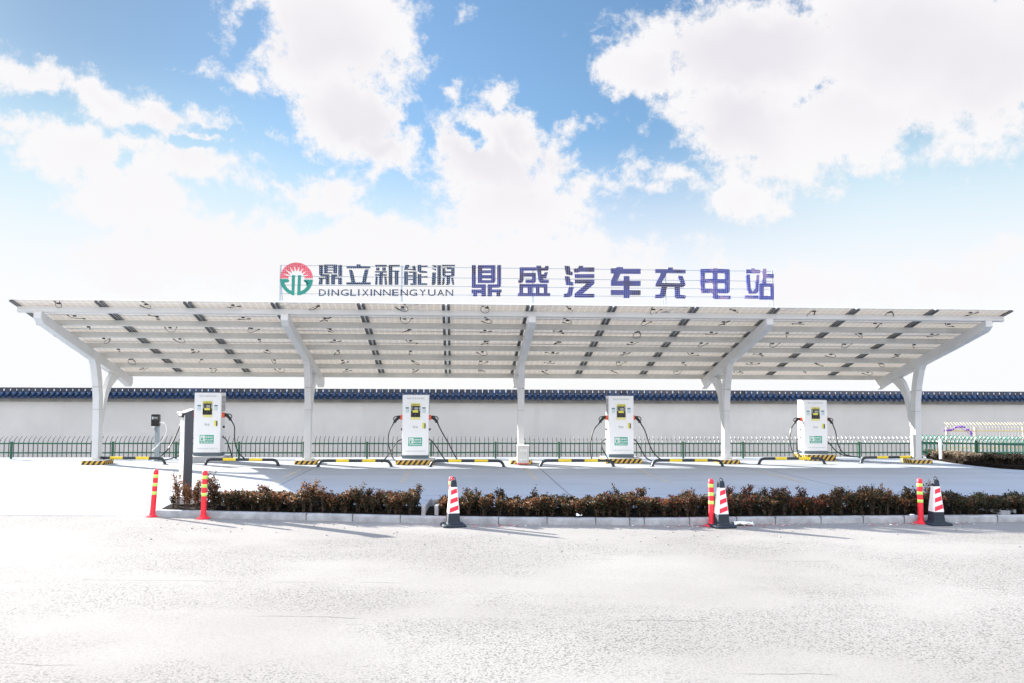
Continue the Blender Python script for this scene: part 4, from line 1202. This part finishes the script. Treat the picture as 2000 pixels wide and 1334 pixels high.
fence('garden_fence', (ra.x, 24.9, 0), (rb_.x, 23.3, 0), .20, [.02, 1.55, 3.1],
      'bright teal fence behind the dry bushes, its picket tips bent outward', (M['green_fence'], M['green_fence'], M['teal_fence'], M['teal_fence']), height=.48, tip=.15, bend=(0, -.40), spacing=.10, rails=(.14, .40), post_w=.06, thick=.030, lean=.09)
ya, yb = local_plane(1846, 850, 3.4).x, local_plane(2060, 850, 3.4).x
fence('tall_fence', W(ya, 3.4), W(yb, 3.4), LOT_Z - .1, [.05, 1.0, 2.6], 'tall yellow and tan picket fence standing before the wall at far right', (M['tan_fence'], M['yellow_fence'], M['tan_fence'], M['yellow_fence']), height=.95, tip=.15, bend=(0, .22), spacing=.105, rails=(.3, .84), thick=.010)
# purple garland tied along the tall fence
m = MB()
for (a, b) in [(1844, 841), (1849, 840.5), (1852, 840), (1855, 840), (1858, 840), (1862, 838.5), (1866, 835), (1869, 834), (1873, 833.5), (1877, 833.5), (1880, 833.5), (1884, 834.5), (1888, 839), (1892, 839.5), (1896, 843), (1897, 846), (1897, 849)]:
    q = local_plane(a, b, 3.34)
    m.lathe([(.012, -.028), (.026, -.016), (.03, 0), (.026, .016), (.012, .028)], M['purple'], 8, Matrix.Translation(q))
for a, b in zip([(1844, 841), (1862, 838.5), (1873, 833.5)], [(1862, 838.5), (1873, 833.5), (1897, 849)]):
    m.tube([local_plane(*a, 3.34), local_plane(*b, 3.34)], .006, M['purple'], 5)
gar = m.build('garland', smooth=True); gar.matrix_world = FRAME
tag(gar, 'purple bead garland strung along the tall fence at far right', 'garland')
wp = on_depth(1837, 888, 23.7)
m = MB(); m.box((-.028, -.028, 0), (.028, .028, .52), M['white_plastic']); m.box((-.06, -.02, .40), (.06, -.0285, .43), M['white_plastic']); m.lathe([(.03, .52), (.022, .545), (.008, .555)], M['white_plastic'], 10)
o = m.build('marker_post', bevel=.004); o.location = (wp.x, 23.7, .21); tag(o, 'slim white post among the dry bushes at the teal fence', 'post')

# ------------------------------------------------------------------ planting
def leaf(mb, p, s, mat, r):
    a, b = r.uniform(0, 6.283), r.uniform(-1.2, 1.2)
    d = Vector((math.cos(a) * math.cos(b), math.sin(a) * math.cos(b), math.sin(b) * .8 + .25)).normalized()
    w = d.cross(Vector((r.uniform(-1, 1), r.uniform(-1, 1), r.uniform(-1, 1))))
    if w.length < 1e-3: w = d.orthogonal()
    w.normalize()
    q = p + d * s
    mid = p + d * s * .5
    nrm = d.cross(w) * s * .12
    mb.add([p, mid + w * s * .33 + nrm, q, mid - w * s * .33 + nrm], [(0, 1, 2), (0, 2, 3)], mat)
def shrub(fol, stm, base, h, wd, r, pal, dens=1.0, leaf_s=.032, clear=.22):
    """upright twiggy shrub: a few forked stems, leaves set along the twigs, thicker towards the top"""
    ns = r.randint(4, 6)
    for k in range(ns):
        a = r.uniform(0, 6.283); sp = r.uniform(.25, 1) * wd
        hh = h * r.uniform(.72, 1.08)
        tip = base + Vector((math.cos(a) * sp, math.sin(a) * sp, hh))
        mid = base + Vector((math.cos(a) * sp * .35, math.sin(a) * sp * .35, hh * .42))
        root = base + Vector((math.cos(a) * .015, math.sin(a) * .015, -.02))
        stm.tube([root, mid, tip], [.006, .0045, .002], M['bark'], 4, cap=False)
        for t_ in range(r.randint(3, 5)):
            t = r.uniform(.3, .95)
            o = mid.lerp(tip, (t - .42) / .58) if t > .42 else root.lerp(mid, t / .42)
            e = o + Vector((r.uniform(-1, 1) * wd * .6, r.uniform(-1, 1) * wd * .6, r.uniform(.04, .13) * (h / .5)))
            stm.tube([o, e], [.0032, .0015], M['bark'], 3, cap=False)
            for q in range(int(9 * dens)):
                u_ = r.random() ** .7
                pp = o.lerp(e, u_) + Vector((r.gauss(0, .014), r.gauss(0, .014), r.gauss(0, .014)))
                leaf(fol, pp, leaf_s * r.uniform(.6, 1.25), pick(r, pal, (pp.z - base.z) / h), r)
        for q in range(int(22 * dens)):
            t = clear + (1 - clear) * r.random() ** .75
            o = mid.lerp(tip, (t - .42) / .58) if t > .42 else root.lerp(mid, t / .42)
            o = o + Vector((r.gauss(0, .026), r.gauss(0, .026), r.gauss(0, .012)))
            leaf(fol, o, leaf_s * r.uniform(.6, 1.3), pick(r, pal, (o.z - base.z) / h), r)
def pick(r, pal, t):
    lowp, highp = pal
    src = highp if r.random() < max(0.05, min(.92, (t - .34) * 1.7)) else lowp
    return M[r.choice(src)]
DARK = ['leaf_dark', 'leaf_dark', 'leaf_green', 'leaf_brown', 'leaf_dark']  # low leaves darkened, shade at the hedge base put into their colour
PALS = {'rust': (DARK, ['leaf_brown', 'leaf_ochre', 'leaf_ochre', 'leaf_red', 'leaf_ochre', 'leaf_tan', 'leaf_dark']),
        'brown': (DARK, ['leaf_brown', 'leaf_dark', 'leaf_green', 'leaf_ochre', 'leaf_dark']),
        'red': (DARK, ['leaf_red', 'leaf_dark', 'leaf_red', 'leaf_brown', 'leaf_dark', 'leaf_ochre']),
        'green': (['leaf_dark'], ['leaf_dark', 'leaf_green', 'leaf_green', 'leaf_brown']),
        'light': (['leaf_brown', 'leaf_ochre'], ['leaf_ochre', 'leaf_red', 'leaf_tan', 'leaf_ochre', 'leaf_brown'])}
def bx(px, y=13.6): return on_depth(px, 1000, y).x
def hedge(pxa, pxb, palf, hf, label, seed):
    r = random.Random(seed); fol, stm = MB(), MB()
    xa, xb = bx(pxa), bx(pxb)
    x = xa
    while x < xb:
        for row in range(4):
            yy = kerb_y(x) + .19 + row * .23 + r.uniform(-.05, .05)
            xx = x + r.uniform(-.07, .07)
            pxl = 1000 + xx / yy * F
            h = hf(pxl, r) * (1.0 - .05 * row)
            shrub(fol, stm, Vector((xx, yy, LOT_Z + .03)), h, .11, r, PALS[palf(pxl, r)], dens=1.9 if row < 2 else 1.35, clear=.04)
        x += .145
    root = empty('hedge', (0, 0, 0), 0, label, 'hedge')
    fol.build('foliage', root); stm.build('stems', root)
    return root
def hn(px, s): return mnoise.noise((px / 38.0, s, 0.3)) * .09 + mnoise.noise((px / 140.0, s, 1.3)) * .05
hedge(418, 824, lambda p_, r: 'rust' if r.random() < .55 else 'brown', lambda p_, r: max(.13, .215 + hn(p_, 1) + (.10 if 800 < p_ < 824 else 0) + (.13 if r.random() < .10 else 0)), 'rusty brown hedge behind the kerb, between the two left red posts and drain gap', 3)
hedge(866, 1842, lambda p_, r: ('red' if r.random() < .6 else 'brown') if 1180 < p_ < 1600 else ('brown' if r.random() < .7 else 'rust'),
      lambda p_, r: max(.13, .205 + hn(p_, 4) + (.12 * math.exp(-((p_ - 1690) / 28) ** 2)) + (.07 * math.exp(-((p_ - 1320) / 30) ** 2)) + (.13 if r.random() < .09 else 0)), 'long dark brown and red hedge running from the drain gap past the middle cone', 5)
hedge(1848, 2070, lambda p_, r: 'green' if r.random() < .7 else 'brown', lambda p_, r: max(.13, .22 + hn(p_, 8)), 'dark green hedge behind the kerb right of the rightmost cone', 8)
for i, (px_, py_, h, pal, lab, wd) in enumerate(((333, 999, .52, 'light', 'tall sparse reddish shrub at the tip of the planting bed', .07), (350, 1000, .36, 'light', 'short rusty shrub left of the dark pedestal', .09), (366, 1001, .38, 'light', 'slim ochre shrub in front of the dark pedestal', .045),
      (386, 1000, .52, 'rust', 'bushy reddish shrub between the dark pedestal and second red post', .11), (409, 999, .47, 'rust', 'thin reddish shrub just right of the second red post', .09), (318, 1002, .20, 'green', 'tiny dark weed at the outer corner of the planting bed', .05))):
    r = random.Random(40 + i); fol, stm = MB(), MB()
    q = on_z(px_, py_, LOT_Z)
    for k in range(2 if i != 5 else 1): shrub(fol, stm, Vector((r.uniform(-.05, .05), r.uniform(-.05, .05), 0)), h, wd, r, PALS[pal], dens=1.1)
    root = empty('shrub', (q.x, max(q.y, kerb_y(q.x) + .2), LOT_Z + .02), 0, lab, 'shrub')
    fol.build('foliage', root); stm.build('stems', root)
# dry bushes along the teal fence, on a raised strip of soil
fr_ = [on_z(a, b, .20) for a, b in ((1806, 888), (1850, 896), (1900, 902), (1950, 907), (2000, 910), (2120, 916))]
sheet('soil_strip', [[(p.x, p.y - .12, LOT_Z - .02) for p in fr_], [(p.x, p.y - .05, .19) for p in fr_], [(p.x, max(p.y + 1.0, 24.95), .20) for p in fr_]], M['soil'])
DRY = (['leaf_grey', 'leaf_dark', 'leaf_brown', 'leaf_grey'], ['leaf_tan', 'leaf_straw', 'leaf_grey', 'leaf_straw', 'leaf_tan', 'leaf_brown'])
DRYD = (['leaf_dark'], ['leaf_brown', 'leaf_dark', 'leaf_tan', 'leaf_green', 'leaf_grey'])
PALS['dry'] = DRY; PALS['dryd'] = DRYD
dl = ['pale dry bush nearest the rightmost carport post', 'pale dry bush left of the slim white post', 'pale dry bush just right of the slim white post', 'greyish dry bush mid way along the teal fence', 'straw coloured bush before the teal fence, beside darker growth', 'dark dry bush in a clump below the teal fence', 'dark low bush second from the photo edge below the teal fence', 'dark low bush at the right edge of the photo']
for i, (px_, py_, h, pal) in enumerate(((1822, 890, .15, 'dry'), (1842, 893, .15, 'dry'), (1866, 896, .17, 'dry'), (1888, 898, .17, 'dry'), (1912, 901, .18, 'dry'), (1940, 903, .20, 'dryd'), (1968, 905, .21, 'dryd'), (1996, 907, .22, 'dryd'))):
    r = random.Random(70 + i); fol, stm = MB(), MB()
    q = on_z(px_, py_, .20)
    for k in range(16): shrub(fol, stm, Vector((r.uniform(-.24, .24), r.uniform(-.05, .42), 0)), h * r.uniform(.75, 1.1), .10, r, PALS[pal], dens=.9, leaf_s=.036, clear=.1)
    root = empty('dry_bush', (q.x, q.y, .205), 0, dl[i], 'bush', 'dry bushes below the teal fence')
    fol.build('foliage', root); stm.build('stems', root)

# ------------------------------------------------------------------ drain channels through the bed
def drain(px, label, rz=0.0, spread=.10, hh=.15):
    x = bx(px, 13.4); y = kerb_y(x)
    root = empty('drain_channel', (x, y + .125, LOT_Z), rz, label, 'drain')
    for s in (-1, 1):
        m = MB(); m.box((s * spread - .030, 0, -.02), (s * spread + .030, BED - .14, hh), M['kerb']); m.build('side_slab', root, bevel=.008)
    m = MB(); m.box((-spread + .036, .0, .002), (spread - .036, BED - .16, .012), M['soil']); m.build('gutter', root)
    m = MB(); m.box((-spread - .07, BED - .138, -.01), (spread + .07, BED - .06, hh - .03), M['kerb']); m.build('rear_lintel', root, bevel=.008)
drain(843, 'concrete drain channel in the gap between two hedges left of the first cone')
drain(1985, 'concrete drain channel cutting obliquely through the hedge at the right edge', R(40), .12, .065)
# outlet hole in the kerb
# ------------------------------------------------------------------ litter
def crumple(px, py, s, label, mat, seed, z=0.0):
    r = random.Random(seed); m = MB(); k = 6
    vs_ = []
    for i in range(k):
        for j in range(k):
            vs_.append(((i / (k - 1) - .5) * s * 1.5 + r.uniform(-.1, .1) * s, (j / (k - 1) - .5) * s + r.uniform(-.1, .1) * s, abs(r.gauss(0, .17)) * s + .012))
    m.add(vs_, [(i * k + j, (i + 1) * k + j, (i + 1) * k + j + 1, i * k + j + 1) for i in range(k - 1) for j in range(k - 1)], mat)
    o = m.build('crumpled_paper'); p = on_z(px, py, z); o.location = p + Vector((0, 0, .002))
    sd = o.modifiers.new('thickness', 'SOLIDIFY'); sd.thickness = .002
    tag(o, label, 'litter')
crumple(1450, 1026, .17, 'crumpled white paper against the kerb beside the middle cone', M['paper'], 1)
crumple(1131, 1009, .06, 'small white scrap of paper lying in the hedge above the kerb', M['paper'], 2, LOT_Z + .02)
crumple(1781, 1008, .045, 'small white paper scrap behind the kerb before the rightmost red post', M['paper'], 3, LOT_Z + .02)
m = MB(); r = random.Random(11)
for i in range(230):
    px_ = r.choice((1330, 1500, 1760, 1480, 1850, 980)) + r.gauss(0, 45); x = bx(px_, 13.0)
    y = kerb_y(x) - abs(r.gauss(.05, .12)) - .03
    s = r.uniform(.008, .026); a = r.uniform(0, 3)
    m.add([(x + s * math.cos(a + q * 1.57), y + s * math.sin(a + q * 1.57), .005 + r.uniform(0, .006)) for q in range(4)], [(0, 1, 2, 3)], r.choice((M['pinkpaper'], M['pinkpaper'], M['paper'])))
tag(m.build('litter_scraps'), 'tiny red and white paper scraps scattered along the kerb', 'litter', kind='stuff')
m = MB(); r = random.Random(12)
for i in range(190):
    x = r.uniform(-5.5, 12); y = kerb_y(x) - .08 - abs(r.gauss(0, .9)); s = r.uniform(.005, .015)
    m.lathe([(s * .6, 0), (s, s * .4), (s * .5, s * .9)], M['eave'], 5, Matrix.Translation((x, y, 0)) @ Matrix.Rotation(r.uniform(0, 3), 4, 'Z'))
tag(m.build('gravel'), 'loose grit and pebbles strewn over the road edge', 'gravel', kind='stuff')
# dead leaves under the hedges
scene.render.film_transparent = False
